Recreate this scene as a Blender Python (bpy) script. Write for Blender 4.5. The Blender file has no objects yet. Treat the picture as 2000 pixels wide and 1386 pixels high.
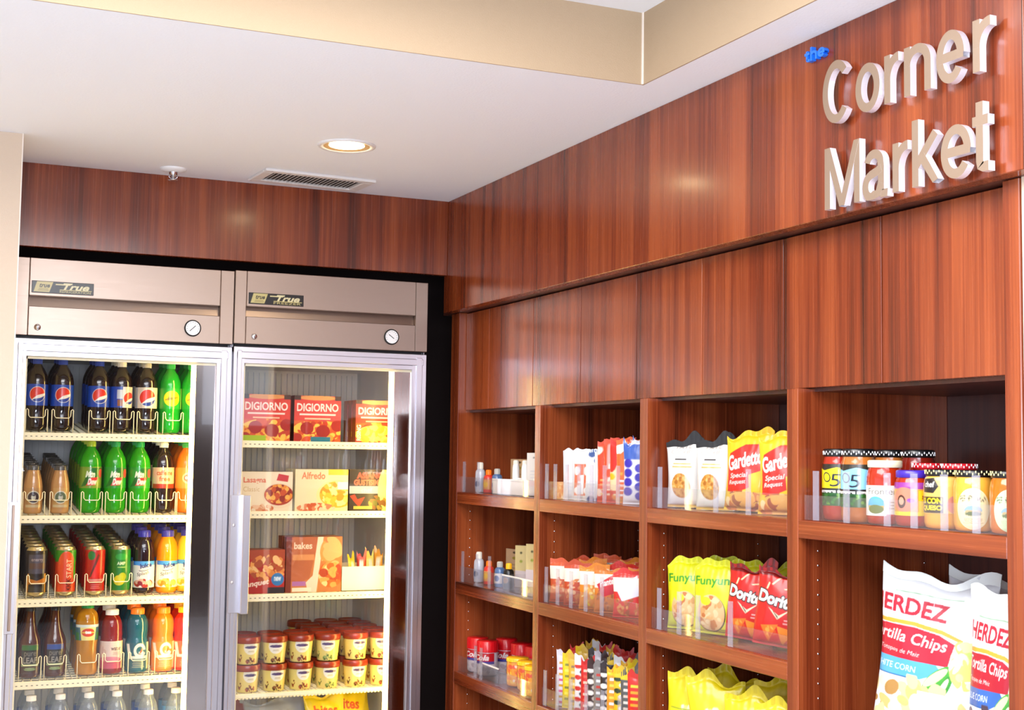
import bpy, math, random
import numpy as np
from mathutils import Vector, Matrix
sc = bpy.context.scene
col = sc.collection
PI = math.pi
H = 1.55                      # camera height; all measured heights below are relative to it
# ---------------------------------------------------------------- camera
cd = bpy.data.cameras.new('camera'); cam = bpy.data.objects.new('camera', cd); col.objects.link(cam)
cd.sensor_width = 36.0; cd.lens = 2668.4 / 2000 * 36.0; cd.clip_start = .05
r_ = Vector((0.91410715, -0.40523251, 0.01395496)); u_ = Vector((-0.04239649, -0.06129515, 0.99721885)); f_ = Vector((0.40325013, 0.91215652, 0.07321077))
cam.matrix_world = Matrix(((r_.x, u_.x, -f_.x, -1.7521), (r_.y, u_.y, -f_.y, -4.54825), (r_.z, u_.z, -f_.z, H), (0, 0, 0, 1)))
sc.camera = cam
# ---------------------------------------------------------------- world, lights, exposure
vs = sc.view_settings
vs.view_transform = 'Standard'; vs.look = 'None'; vs.gamma = 1; vs.use_curve_mapping = False; vs.exposure = 0.34
w = bpy.data.worlds.new('world'); sc.world = w; w.use_nodes = True
w.node_tree.nodes['Background'].inputs[0].default_value = (.84, .93, 1.12, 1)
w.node_tree.nodes['Background'].inputs[1].default_value = 1.15
def area(name, loc, rot, sx, sy, p, colr=(1, .95, .9)):
    l = bpy.data.lights.new(name, 'AREA'); l.shape = 'RECTANGLE'; l.size = sx; l.size_y = sy; l.energy = p; l.color = colr
    o = bpy.data.objects.new(name, l); o.location = loc; o.rotation_euler = rot; col.objects.link(o); return o
area('tray_fill', (-1.7, -3.0, H + 1.06), (0, 0, 0), 2.2, 1.8, 108, (1, .97, .95))  # unseen overhead fill added inside the tray, no fixture modelled
area('rear_fill', (-1.2, -5.6, H + .86), (math.radians(14), 0, 0), 3.0, .5, 30, (1, .97, .95))  # added fill behind the camera, out of view
area('ceiling_fill', (-1.8, -5.0, H + .1), (math.radians(160), 0, math.radians(-26)), 1.0, 1.4, 118, (.87, .95, 1.1))  # unseen upward fill, added to brighten the ceiling
def spot(name, loc, p, size=110, blend=.8, rad=.05, c=(1, .82, .6)):
    l = bpy.data.lights.new(name, 'SPOT'); l.energy = p; l.spot_size = math.radians(size); l.spot_blend = blend; l.shadow_soft_size = rad; l.color = c
    o = bpy.data.objects.new(name, l); o.location = loc; col.objects.link(o); return o
spot('downlight_beam', (-.595, -.70, H + .89), 38, 130, .9)
# ---------------------------------------------------------------- colours and materials
def lin(c):
    if isinstance(c, str):
        c = tuple(int(c[i:i + 2], 16) / 255 for i in (0, 2, 4))
    return tuple((x / 12.92 if x <= .04045 else ((x + .055) / 1.055) ** 2.4) for x in c)
MATS = {}
def new_mat(name):
    m = bpy.data.materials.new(name); m.use_nodes = True; MATS[name] = m
    return m, m.node_tree, m.node_tree.nodes['Principled BSDF']
def pm(name, c, rough=.5, metal=0, coat=0, trans=0, emit=0, ecol=None, ior=1.5, sss=0, bump=0, bscale=200):
    m, nt, b = new_mat(name)
    b.inputs['Base Color'].default_value = (*lin(c), 1); b.inputs['Roughness'].default_value = rough
    b.inputs['Metallic'].default_value = metal; b.inputs['Coat Weight'].default_value = coat; b.inputs['Coat Roughness'].default_value = .05
    b.inputs['Transmission Weight'].default_value = trans; b.inputs['IOR'].default_value = ior
    if emit: b.inputs['Emission Color'].default_value = (*lin(ecol or c), 1); b.inputs['Emission Strength'].default_value = emit
    # faint surface variation so that nothing reads as flat plastic
    n = nt.nodes.new('ShaderNodeTexNoise'); n.inputs['Scale'].default_value = 9; tc = nt.nodes.new('ShaderNodeTexCoord')
    nt.links.new(tc.outputs['Object'], n.inputs['Vector'])
    r = nt.nodes.new('ShaderNodeMapRange'); r.inputs[3].default_value = max(rough - .04, .02); r.inputs[4].default_value = rough + .04
    nt.links.new(n.outputs[0], r.inputs[0]); nt.links.new(r.outputs[0], b.inputs['Roughness'])
    if bump:
        n2 = nt.nodes.new('ShaderNodeTexNoise'); n2.inputs['Scale'].default_value = bscale; n2.inputs['Detail'].default_value = 4
        nt.links.new(tc.outputs['Object'], n2.inputs['Vector'])
        bp = nt.nodes.new('ShaderNodeBump'); bp.inputs['Strength'].default_value = bump; bp.inputs['Distance'].default_value = .002
        nt.links.new(n2.outputs[0], bp.inputs['Height']); nt.links.new(bp.outputs[0], b.inputs['Normal'])
    return m
def painted(name, rough, metal=0, coat=0, spec=.5):
    m, nt, b = new_mat(name)
    a = nt.nodes.new('ShaderNodeAttribute'); a.attribute_name = 'ink'
    nt.links.new(a.outputs['Color'], b.inputs['Base Color']); b.inputs['Roughness'].default_value = rough; b.inputs['Metallic'].default_value = metal
    b.inputs['Coat Weight'].default_value = coat; b.inputs['Coat Roughness'].default_value = .12
    return m
painted('card', .5, coat=.15); painted('foil', .34, metal=.0, coat=.22); painted('gloss_label', .3, coat=.35)
def wood(name, axis='Z', dark='3c170c', mid='742f16', light='964824', rough=.25):
    m, nt, b = new_mat(name); N = nt.nodes; L = nt.links
    tc = N.new('ShaderNodeTexCoord')
    def band(sx, sl, detail, rg=.5, dist=0):
        mp = N.new('ShaderNodeMapping'); s = [sx, sx, sx]; s['XYZ'.index(axis)] = sl; mp.inputs['Scale'].default_value = s
        n = N.new('ShaderNodeTexNoise'); n.inputs['Scale'].default_value = 1; n.inputs['Detail'].default_value = detail; n.inputs['Roughness'].default_value = rg; n.inputs['Distortion'].default_value = dist
        L.new(tc.outputs['Object'], mp.inputs[0]); L.new(mp.outputs[0], n.inputs['Vector']); return n.outputs[0]
    wide = band(13, .35, 3, .55, .2); fine = band(210, 2.2, 3, .65)
    mid_ = band(52, .8, 3, .6)
    a = N.new('ShaderNodeMath'); a.operation = 'MULTIPLY_ADD'; a.inputs[1].default_value = .45; L.new(mid_, a.inputs[0]); L.new(wide, a.inputs[2])
    a2 = N.new('ShaderNodeMath'); a2.operation = 'MULTIPLY_ADD'; a2.inputs[1].default_value = .42; L.new(fine, a2.inputs[0]); L.new(a.outputs[0], a2.inputs[2])
    cr = N.new('ShaderNodeValToRGB'); e = cr.color_ramp.elements
    e[0].position = .60; e[0].color = (*lin(dark), 1); e[1].position = 1.0; e[1].color = (*lin(light), 1)
    k = cr.color_ramp.elements.new(.80); k.color = (*lin(mid), 1)
    sc_ = N.new('ShaderNodeMath'); sc_.operation = 'MULTIPLY'; sc_.inputs[1].default_value = .92; L.new(a2.outputs[0], sc_.inputs[0])
    L.new(sc_.outputs[0], cr.inputs[0]); L.new(cr.outputs[0], b.inputs['Base Color'])
    b.inputs['Roughness'].default_value = rough; b.inputs['Coat Weight'].default_value = .25; b.inputs['Coat Roughness'].default_value = .14
    mr = N.new('ShaderNodeMapRange'); mr.inputs[3].default_value = rough - .06; mr.inputs[4].default_value = rough + .08; L.new(fine, mr.inputs[0]); L.new(mr.outputs[0], b.inputs['Roughness'])
    bp = N.new('ShaderNodeBump'); bp.inputs['Strength'].default_value = .06; bp.inputs['Distance'].default_value = .001; L.new(fine, bp.inputs['Height']); L.new(bp.outputs[0], b.inputs['Normal'])
    return m
wood('wood_v'); wood('wood_h', 'Y'); wood('wood_hx', 'X')
wood('wood_shaded', 'Z', '2c1410', '4a2119', '5c2c20', .4)  # darker copy of the same wood, recess shade put into its colour
def steel(name, c, rough, axis='X', amt=.1, metal=1):
    m, nt, b = new_mat(name); N = nt.nodes; L = nt.links
    b.inputs['Base Color'].default_value = (*lin(c), 1); b.inputs['Metallic'].default_value = metal
    tc = N.new('ShaderNodeTexCoord'); mp = N.new('ShaderNodeMapping'); s = [900, 900, 900]; s['XYZ'.index(axis)] = 8; mp.inputs['Scale'].default_value = s
    n = N.new('ShaderNodeTexNoise'); n.inputs['Scale'].default_value = 1; n.inputs['Detail'].default_value = 2
    L.new(tc.outputs['Object'], mp.inputs[0]); L.new(mp.outputs[0], n.inputs['Vector'])
    mr = N.new('ShaderNodeMapRange'); mr.inputs[3].default_value = rough - amt; mr.inputs[4].default_value = rough + amt
    L.new(n.outputs[0], mr.inputs[0]); L.new(mr.outputs[0], b.inputs['Roughness'])
    return m
steel('steel_h', 'a8968a', .4, 'X'); steel('alu', 'd6d4dc', .33, 'Z', .06); steel('mirror_steel', 'b9aaa2', .1, 'Z', .03)
steel('sign_face', '9a8572', .45, 'Z', .08, .5); steel('chrome', 'e6e6ea', .18, 'Z', .03)
def plaster(name, c, bump=.15, sc=260):
    return pm(name, c, .85, bump=bump, bscale=sc)
pm('sign_edge_lit', 'eeeaf0', .3, .35)  # letter sides coloured near white to stand for light they reflect
plaster('ceiling_white', 'f3f5fa', .35, 160); plaster('tray_white', 'f3f5f8', .2, 160)
pm('beige_paper', 'b29a7c', .8, bump=.35, bscale=420); pm('beige_wall', 'd6c0a8', .8, bump=.35, bscale=300)
pm('floor_tile', 'a8a8aa', .35); pm('reflection_wall_dark', '3a2c24', .6); pm('bead', 'f0e4d6', .5)
pm('black', '0b0a0d', .4); pm('gasket', '121318', .5); pm('gap_shade', '241210', .8)
pm('liner', 'dcdcdc', .4); pm('cream', 'efe6c4', .45); pm('tick', '6e6a58', .6); pm('white', 'f2f2f2', .4); pm('vent_white', 'e8e4e0', .4); pm('vent_dark', '6b6058', .6)
pm('gold', 'd8c878', .35, .3); pm('blue_plastic', '1a6fe0', .35, coat=.3)
pm('tube', 'fff4cc', .4, emit=34, ecol='ffd97a'); pm('bulb', 'fff2d8', .4, emit=30, ecol='ffe2b0'); pm('reflector', 'e2c08a', .3, .3)
def clearmat(name, tint=(1, 1, 1), ior=1.45, haze=0, hcol='ffffff', gr=.02):
    m, nt, b = new_mat(name); N = nt.nodes; L = nt.links
    out = [n for n in N if n.type == 'OUTPUT_MATERIAL'][0]; N.remove(b)
    t = N.new('ShaderNodeBsdfTransparent'); t.inputs[0].default_value = (*tint, 1)
    g = N.new('ShaderNodeBsdfGlossy'); g.inputs['Roughness'].default_value = gr
    lw = N.new('ShaderNodeLayerWeight'); lw.inputs[0].default_value = .5; pw = N.new('ShaderNodeMath'); pw.operation = 'POWER'; pw.inputs[1].default_value = 4; L.new(lw.outputs['Facing'], pw.inputs[0])
    fr = N.new('ShaderNodeMath'); fr.operation = 'MULTIPLY_ADD'; fr.inputs[1].default_value = .7; fr.inputs[2].default_value = ((ior - 1) / (ior + 1)) ** 2 * (2.6 if name == 'door_glass' else 1.6); L.new(pw.outputs[0], fr.inputs[0])
    mx = N.new('ShaderNodeMixShader'); L.new(fr.outputs[0], mx.inputs[0]); L.new(t.outputs[0], mx.inputs[1]); L.new(g.outputs[0], mx.inputs[2])
    res = mx
    if haze:
        d = N.new('ShaderNodeBsdfDiffuse'); d.inputs[0].default_value = (*lin(hcol), 1)
        m2 = N.new('ShaderNodeMixShader'); m2.inputs[0].default_value = haze; L.new(mx.outputs[0], m2.inputs[1]); L.new(d.outputs[0], m2.inputs[2]); res = m2
    L.new(res.outputs[0], out.inputs['Surface']); return m
clearmat('door_glass', (.96, .97, .98), 1.5); clearmat('acrylic', (.97, .97, .98), 1.35, .025, 'f0f0f8', .04); clearmat('acrylic_edge', (.95, .95, .97), 1.4, .16, 'd8d8e8', .05); clearmat('clear_pet', (.82, .86, .9), 1.4, .12, 'dfe8f0', .08)
clearmat('clear_film', (.95, .95, .95), 1.5, .15, 'ffffff', .15)
def liquid(name, c, glow=.25, rough=.12):
    """a filled bottle: glossy skin over a body that lets part of the light through"""
    m, nt, b = new_mat(name); N = nt.nodes; L = nt.links
    out = [n for n in N if n.type == 'OUTPUT_MATERIAL'][0]
    b.inputs['Base Color'].default_value = (*lin(c), 1); b.inputs['Roughness'].default_value = rough; b.inputs['Coat Weight'].default_value = .6; b.inputs['Coat Roughness'].default_value = .04
    if glow:
        t = N.new('ShaderNodeBsdfTranslucent'); t.inputs[0].default_value = (*lin(c), 1)
        mx = N.new('ShaderNodeMixShader'); mx.inputs[0].default_value = glow; L.new(b.outputs[0], mx.inputs[1]); L.new(t.outputs[0], mx.inputs[2]); L.new(mx.outputs[0], out.inputs['Surface'])
    return m
for n, c, g in (('cola', '1c0d0b', 0), ('dew', '2fae12', .35), ('dew_y', '7cc400', .35), ('lemon_green', '19a82a', .35), ('orange_soda', 'f07a10', .3), ('coffee', 'b88a58', .1), ('coffee_dark', '8a5a30', .1),
                ('grape', '1a0812', .05), ('orange_juice', 'ff9a08', .3), ('yellow_juice', 'ffcf30', .3), ('tea_glass', '4a1e0c', .15), ('tea_yellow', 'c98a08', .35), ('pink_water', '8e160c', .3), ('teal', '0b5f73', .3),
                ('orange_sport', 'ff8206', .3), ('red_sport', 'ee2a06', .3), ('salsa_red', 'a82a0e', .1), ('salsa_tan', 'b96a2a', .1), ('salsa_dark', '7c1c10', .1), ('queso', 'e6a53a', .1), ('amber', 'c46a10', .1)):
    liquid(n, c, g)
for n, c in (('cap_blue', '1c3fae'), ('cap_navy', '2a2696'), ('cap_green', '0ea04a'), ('cap_lime', 'a6c416'), ('cap_white', 'f1ece0'), ('cap_silver', 'b9b6b0'), ('cap_orange', 'ff8010'), ('cap_yellow', 'ffc020'), ('lid_brown', '8c2a12'), ('lid_black', '0c0c0e'),
             ('lid_white', 'e9dcb8'), ('lid_red', 'b0101e'), ('lid_purple', '3a1f9a'), ('lid_gold', 'c8a53a'), ('candy_red', 'd00c18'), ('candy_yellow', 'ffce10'), ('tan_card', 'c9a878'), ('box_brown', 'b0643a'), ('box_red', 'b01c14')):
    pm(n, c, .35, coat=.2)
pm('metal_dark', '55524e', .3, .8); pm('metal_can', 'd8c9a0', .28, .9)
# ---------------------------------------------------------------- mesh builder
class MB:
    def __init__(s): s.v = []; s.f = []; s.m = []; s.c = []; s.sm = []; s.names = []
    def mi(s, m):
        if m not in s.names: s.names.append(m)
        return s.names.index(m)
    def add(s, vs_, fs, m, smooth=False, cols=None):
        b = len(s.v); s.v += [tuple(p) for p in vs_]; k = s.mi(m)
        s.c += list(cols) if cols is not None else [(1, 1, 1)] * len(vs_)
        for f in fs: s.f.append(tuple(b + i for i in f)); s.m.append(k); s.sm.append(smooth)
        return s
    def box(s, x0, x1, y0, y1, z0, z1, m, c=0, cols=None):
        if c:                                              # chamfered box
            P = []; cx = [(x0, x0 + c, x1 - c, x1), (y0, y0 + c, y1 - c, y1), (z0, z0 + c, z1 - c, z1)]
            bm_v = {}; V = []
            def vid(i, j, k):
                key = (i, j, k)
                if key not in bm_v: bm_v[key] = len(V); V.append((cx[0][i], cx[1][j], cx[2][k]))
                return bm_v[key]
            F = []
            for a in range(3):
                for side in (0, 3):
                    q = []
                    for (p, r) in ((1, 1), (2, 1), (2, 2), (1, 2)):
                        t = [0, 0, 0]; t[a] = side; t[(a + 1) % 3] = p; t[(a + 2) % 3] = r; q.append(vid(*t))
                    F.append(q if side == 3 else q[::-1])
            for a in range(3):
                b, d = (a + 1) % 3, (a + 2) % 3
                for sb in (0, 3):
                    for sd in (0, 3):
                        ib, id_ = (1 if sb == 0 else 2), (1 if sd == 0 else 2)
                        def P_(al, bb, dd):
                            t = [0, 0, 0]; t[a] = al; t[b] = bb; t[d] = dd; return vid(*t)
                        q = [P_(1, sb, id_), P_(2, sb, id_), P_(2, ib, sd), P_(1, ib, sd)]
                        F.append(q if (sb == 3) == (sd == 0) else q[::-1])
            for i in (0, 3):
                for j in (0, 3):
                    for k in (0, 3):
                        ii, jj, kk = (1 if i == 0 else 2), (1 if j == 0 else 2), (1 if k == 0 else 2)
                        q = [vid(i, jj, kk), vid(ii, j, kk), vid(ii, jj, k)]
                        n = (i == 3) + (j == 3) + (k == 3)
                        F.append(q if n % 2 == 1 else q[::-1])
            return s.add(V, F, m)
        V = [(x0, y0, z0), (x1, y0, z0), (x1, y1, z0), (x0, y1, z0), (x0, y0, z1), (x1, y0, z1), (x1, y1, z1), (x0, y1, z1)]
        return s.add(V, [(0, 3, 2, 1), (4, 5, 6, 7), (0, 1, 5, 4), (1, 2, 6, 5), (2, 3, 7, 6), (3, 0, 4, 7)], m, cols=cols and [cols] * 8)
    def lathe(s, prof, m, n=20, cx=0, cy=0, smooth=True, axis='z'):
        V = []; F = []
        for r, z in prof:
            for k in range(n):
                a = 2 * PI * k / n; V.append((cx + r * math.sin(a), cy - r * math.cos(a), z))
        for i in range(len(prof) - 1):
            for k in range(n):
                F.append((i * n + k, i * n + (k + 1) % n, (i + 1) * n + (k + 1) % n, (i + 1) * n + k))
        if axis == 'y': V = [(x, z_, y) for x, y, z_ in V]; F = [f[::-1] for f in F]
        return s.add(V, F, m, smooth)
    def tube(s, pts, r, m, n=6):
        V = []; F = []; pts = [Vector(p) for p in pts]
        for i, p in enumerate(pts):
            d = (pts[min(i + 1, len(pts) - 1)] - pts[max(i - 1, 0)]).normalized()
            a = d.cross(Vector((0, .13, 1)) if abs(d.z) < .9 else Vector((0, 1, 0))).normalized(); b = d.cross(a)
            for k in range(n): t = 2 * PI * k / n; V.append(p + a * (r * math.cos(t)) + b * (r * math.sin(t)))
        for i in range(len(pts) - 1):
            for k in range(n): F.append((i * n + k, i * n + (k + 1) % n, (i + 1) * n + (k + 1) % n, (i + 1) * n + k))
        F.append(tuple(range(n))[::-1]); F.append(tuple((len(pts) - 1) * n + k for k in range(n)))
        return s.add(V, F, m, True)
    def paint(s, S, cv, m, u=(0, 1), v=(0, 1)):
        """a surface carrying the printed artwork of canvas cv: one vertex per print dot; S(u,v) gives its place"""
        A = cv.done(); ny, nx = A.shape[:2]; V = []; F = []
        for j in range(ny):
            for i in range(nx): V.append(S(u[0] + (u[1] - u[0]) * i / (nx - 1), v[0] + (v[1] - v[0]) * j / (ny - 1)))
        for j in range(ny - 1):
            for i in range(nx - 1): a = j * nx + i; F.append((a, a + 1, a + nx + 1, a + nx))
        return s.add(V, F, m, True, [tuple(c) for c in A.reshape(-1, 3)])
    def mesh(s, name):
        me = bpy.data.meshes.new(name); me.from_pydata(s.v, [], s.f)
        for n in s.names: me.materials.append(MATS[n])
        me.polygons.foreach_set('material_index', s.m); me.polygons.foreach_set('use_smooth', s.sm)
        if any(c != (1, 1, 1) for c in s.c[:1]) or any(n in ('card', 'foil', 'gloss_label') for n in s.names):
            a = me.color_attributes.new('ink', 'FLOAT_COLOR', 'POINT')
            a.data.foreach_set('color', np.concatenate([np.array(s.c, dtype=np.float32), np.ones((len(s.c), 1), np.float32)], 1).ravel())
        me.update(); return me
    def build(s, name, parent=None):
        o = bpy.data.objects.new(name, s.mesh(name)); col.objects.link(o)
        if parent: o.parent = parent
        return o
# ---------------------------------------------------------------- printed artwork
GL = {}
def glyphs(t, shear=0, off=0):
    k = (t, shear, off)
    if k not in GL:
        cu = bpy.data.curves.new('lettering', 'FONT'); cu.body = t; cu.shear = shear; cu.offset = off; cu.resolution_u = 3
        o = bpy.data.objects.new('lettering', cu); col.objects.link(o); bpy.context.view_layer.update()
        ev = o.evaluated_get(bpy.context.evaluated_depsgraph_get()); me = ev.to_mesh(); me.calc_loop_triangles()
        P = np.array([v.co[:2] for v in me.vertices]); T = np.array([t_.vertices[:] for t_ in me.loop_triangles])
        ev.to_mesh_clear(); bpy.data.objects.remove(o); bpy.data.curves.remove(cu)
        P = (P - P.min(0)) / (P.max(0) - P.min(0)); GL[k] = P[T]
    return GL[k]
class CV:
    """artwork w x h metres, drawn in 0..1 coordinates (y up)"""
    def __init__(s, w, h, base, n=64, ss=3):
        s.w, s.h = w, h; k = n / max(w, h); s.nx, s.ny = max(int(w * k), 3), max(int(h * k), 3); s.ss = ss
        s.a = np.zeros((s.ny * ss, s.nx * ss, 3), np.float32); s.a[:] = lin(base); s.r = None
        yy, xx = np.mgrid[0:s.ny * ss, 0:s.nx * ss]; s.X = (xx + .5) / (s.nx * ss); s.Y = (yy + .5) / (s.ny * ss)
    def rect(s, x0, y0, x1, y1, c): s.a[(s.X >= x0) & (s.X < x1) & (s.Y >= y0) & (s.Y < y1)] = lin(c); return s
    def ell(s, cx, cy, rx, ry, c, rot=0, clip=None):
        X = (s.X - cx) * s.w; Y = (s.Y - cy) * s.h; a = math.radians(rot); x = X * math.cos(a) + Y * math.sin(a); y = -X * math.sin(a) + Y * math.cos(a)
        k = (x / (rx * s.w)) ** 2 + (y / (ry * s.w)) ** 2 <= 1
        if clip is not None: k &= clip
        s.a[k] = lin(c); return s
    def poly(s, pts, c):
        k = np.zeros(s.X.shape, bool); n = len(pts)
        for i in range(n):
            (x0, y0), (x1, y1) = pts[i], pts[(i + 1) % n]
            if y0 == y1: continue
            cr = ((s.Y >= min(y0, y1)) & (s.Y < max(y0, y1))); k ^= cr & (s.X < x0 + (s.Y - y0) * (x1 - x0) / (y1 - y0))
        s.a[k] = lin(c); return s
    def text(s, t, x0, y0, x1, y1, c, rot=0, shear=0, off=.012):
        T = glyphs(t, shear, off).copy(); cx, cy = (x0 + x1) / 2, (y0 + y1) / 2
        W_, H_ = (x1 - x0) * s.w, (y1 - y0) * s.h
        if rot in (90, -90): W_, H_ = H_, W_
        P = (T - .5) * (W_, H_); a = math.radians(rot); P = np.stack([P[..., 0] * math.cos(a) - P[..., 1] * math.sin(a), P[..., 0] * math.sin(a) + P[..., 1] * math.cos(a)], -1)
        P = P / (s.w, s.h) + (cx, cy); P = P * (s.nx * s.ss, s.ny * s.ss); hy, hx = s.a.shape[:2]; cc = lin(c)
        for t3 in P:
            lo = np.floor(t3.min(0)).astype(int); hi = np.ceil(t3.max(0)).astype(int) + 1
            i0, i1 = max(lo[0], 0), min(hi[0], hx); j0, j1 = max(lo[1], 0), min(hi[1], hy)
            if i0 >= i1 or j0 >= j1: continue
            px, py = np.meshgrid(np.arange(i0, i1) + .5, np.arange(j0, j1) + .5); (ax, ay), (bx, by), (qx, qy) = t3
            d1 = (px - bx) * (ay - by) - (ax - bx) * (py - by); d2 = (px - qx) * (by - qy) - (bx - qx) * (py - qy); d3 = (px - ax) * (qy - ay) - (qx - ax) * (py - ay)
            k = ~(((d1 < 0) | (d2 < 0) | (d3 < 0)) & ((d1 > 0) | (d2 > 0) | (d3 > 0)))
            s.a[j0:j1, i0:i1][k] = cc
        return s
    def food(s, cx, cy, rx, ry, cols, n=60, size=.1, seed=1):
        """scattered pieces of food inside an ellipse"""
        R = random.Random(seed); clip = (((s.X - cx) / rx) ** 2 + ((s.Y - cy) / ry) ** 2) <= 1
        for _ in range(n):
            a = R.random() * 2 * PI; q = math.sqrt(R.random())
            s.ell(cx + rx * q * math.cos(a), cy + ry * q * math.sin(a), size * R.uniform(.5, 1.2), size * R.uniform(.3, .9), R.choice(cols), R.uniform(0, 180), clip)
        return s
    def lines(s, x0, y0, x1, y1, n, c, fill=.45, seed=3):
        R = random.Random(seed)
        for i in range(n):
            y = y0 + (y1 - y0) * (i + .5) / n; h = (y1 - y0) / n * fill / 2; d = (x1 - x0) * R.uniform(0, .18); s.rect(x0 + d, y - h, x1 - d, y + h, c)
        return s
    def done(s):
        if s.r is None: s.r = s.a.reshape(s.ny, s.ss, s.nx, s.ss, 3).mean((1, 3)) * .80
        return s.r
# ---------------------------------------------------------------- scene bookkeeping
def tag(o, label, cat, group=None):
    o['label'] = label; o['category'] = cat
    if group: o['group'] = group
    return o
def thing(name, label='', cat='', loc=(0, 0, 0), rz=0, group=None):
    o = bpy.data.objects.new(name, None); o.empty_display_size = .05; col.objects.link(o); o.location = (loc[0], loc[1], loc[2]); o.rotation_euler = (0, 0, rz)
    tag(o, label, cat, group); return o
def kids(): 
    d = {}
    for o in bpy.data.objects:
        if o.parent: d.setdefault(o.parent.name, []).append(o)
    return d
TREE = {}
def tree_of(root):
    if root.name not in TREE:
        K = kids(); TREE[root.name] = [(c, K.get(c.name, [])) for c in K.get(root.name, [])]
    return TREE[root.name]
USED = set()
def put(root, x, y, z, rz, label, group, tilt=None):
    """the first placing moves the thing itself, later ones a copy of it with copies of its parts"""
    if root.name not in USED: USED.add(root.name); tree_of(root); r = root
    else:
        r = root.copy(); col.objects.link(r)
        for c, gs in tree_of(root):
            c2 = c.copy(); col.objects.link(c2); c2.parent = r
            for g in gs: g2 = g.copy(); col.objects.link(g2); g2.parent = c2
    if x > 0: z += .0016
    if tilt: z += abs(tilt[1]) * .075 + abs(tilt[0]) * .03
    r.location = (x, y, z + H); r.rotation_euler = (tilt[0] if tilt else 0, tilt[1] if tilt else 0, rz)
    r['label'] = label
    if group: r['group'] = group
    return r
def struct(name, mb): o = mb.build(name); o['kind'] = 'structure'; return o
ORD = ['frontmost', 'second back', 'third back', 'fourth back', 'fifth back', 'sixth back', 'seventh back', 'eighth back']
def Z(z): return z + H
# ================================================================ room
ZC = .9075
def sbox(name, x0, x1, y0, y1, z0, z1, m, c=0): return struct(name, MB().box(x0, x1, y0, y1, Z(z0), Z(z1), m, c))
sbox('floor', -6.5, 2.2, -9, 1.2, -H - .05, -H, 'floor_tile')
c = MB(); TX0, TX1, TY0, TY1, TZ = -4.0, -.142, -4.4, -1.673, 1.086
c.box(-6.5, 2.2, TY1 + .004, 1.2, Z(ZC), Z(TZ), 'ceiling_white'); c.box(TX1 + .004, 2.2, TY0, TY1 + .004, Z(ZC), Z(TZ), 'ceiling_white')
c.box(-6.5, TX0, TY0, TY1 + .004, Z(ZC), Z(TZ), 'ceiling_white'); c.box(-6.5, 2.2, -7.4, TY0, Z(ZC), Z(TZ), 'ceiling_white')
struct('ceiling', c)
sbox('ceiling_tray', -6.5, 2.2, -7.4, 1.2, TZ, TZ + .04, 'tray_white')
t = MB(); t.box(TX0, TX1 + .004, TY1, TY1 + .004, Z(ZC - .0005), Z(TZ), 'beige_paper'); t.box(TX1, TX1 + .004, TY0, TY1, Z(ZC - .0005), Z(TZ), 'beige_paper')
t.box(TX1 - .004, TX1, TY1 - .004, TY1, Z(ZC), Z(TZ), 'bead')
struct('trim_1', t)
sbox('trim_2', -1.476, 0, 0, .03, .6395, ZC, 'wood_v', .0015)                       # bulkhead over the coolers
f = MB(); f.box(0, .035, -2.77, .03, Z(.507), Z(ZC), 'wood_v', .0015); f.box(.035, .5, -2.77, .12, Z(.507), Z(.53), 'wood_shaded')
f.box(-.0006, .0, -2.7685, -2.7675, Z(.507), Z(ZC), 'black')
struct('trim_3', f)                                                                    # fascia carrying the sign
l = MB(); l.box(-6.5, -1.478, -.411, 1.2, 0, Z(ZC), 'beige_wall'); l.box(-1.4795, -1.4765, -.4125, -.409, 0, Z(ZC), 'bead')
struct('wall_left', l)
sbox('wall_back', -1.478, 2.2, .75, .8, -H, ZC, 'gap_shade')  # niche back coloured near black, standing in for shade behind the coolers
rw = MB(); rw.box(.046, 2.2, -2.84, -2.7145, 0, Z(.507), 'beige_wall'); rw.box(.0435, .0475, -2.842, -2.838, 0, Z(.507), 'bead'); rw.box(.5, 2.2, -2.7145, .75, 0, Z(ZC), 'beige_wall')
rw.box(.035, 2.2, -2.84, -2.77, Z(.507), Z(ZC), 'beige_wall')
struct('wall_right', rw)
wf = MB(); wf.box(-5.5, .8, -8.6, -8.5, 0, Z(ZC), 'reflection_wall_dark'); wf.box(.8, 2.2, -8.6, -8.5, 0, Z(.25), 'reflection_wall_dark'); struct('reflection_wall', wf)  # unseen wall behind the camera, added dark and stepped to shape glass reflections
# ================================================================ ceiling fittings
d = thing('recessed_downlight', 'lit round recessed downlight with brass-toned reflector in white ceiling', 'light', (-.595, -.70, Z(ZC)))
R0 = .085
MB().lathe([(R0 * .80, -.0005), (R0 * .82, -.004), (R0 * .93, -.006), (R0, -.004), (R0 + .001, 0)], 'vent_white', 40).build('trim_ring', d)
MB().lathe([(R0 * .8, -.004), (R0 * .62, -.001)], 'reflector', 40).build('reflector', d)
MB().lathe([(R0 * .62, -.0012), (R0 * .4, -.004), (R0 * .2, -.006), (0, -.0066)], 'bulb', 32).build('bulb', d)
s = thing('fire_sprinkler', 'small white fire sprinkler on the ceiling above wood bulkhead', 'sprinkler', (-.998, -.118, Z(ZC)))
MB().lathe([(.042, 0), (.042, -.003), (.036, -.008), (.02, -.012), (.014, -.012)], 'white', 28).build('cover_plate', s)
b = MB().lathe([(.013, -.01), (.013, -.02), (.008, -.022), (.006, -.034), (0, -.034)], 'chrome', 12)
b.lathe([(0, -.036), (.016, -.037), (.016, -.0385), (0, -.0385)], 'chrome', 12)
b.tube([(-.012, 0, -.018), (-.013, 0, -.028), (0, 0, -.037)], .0018, 'chrome'); b.tube([(.012, 0, -.018), (.013, 0, -.028), (0, 0, -.037)], .0018, 'chrome')
b.build('sprinkler_head', s)
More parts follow.
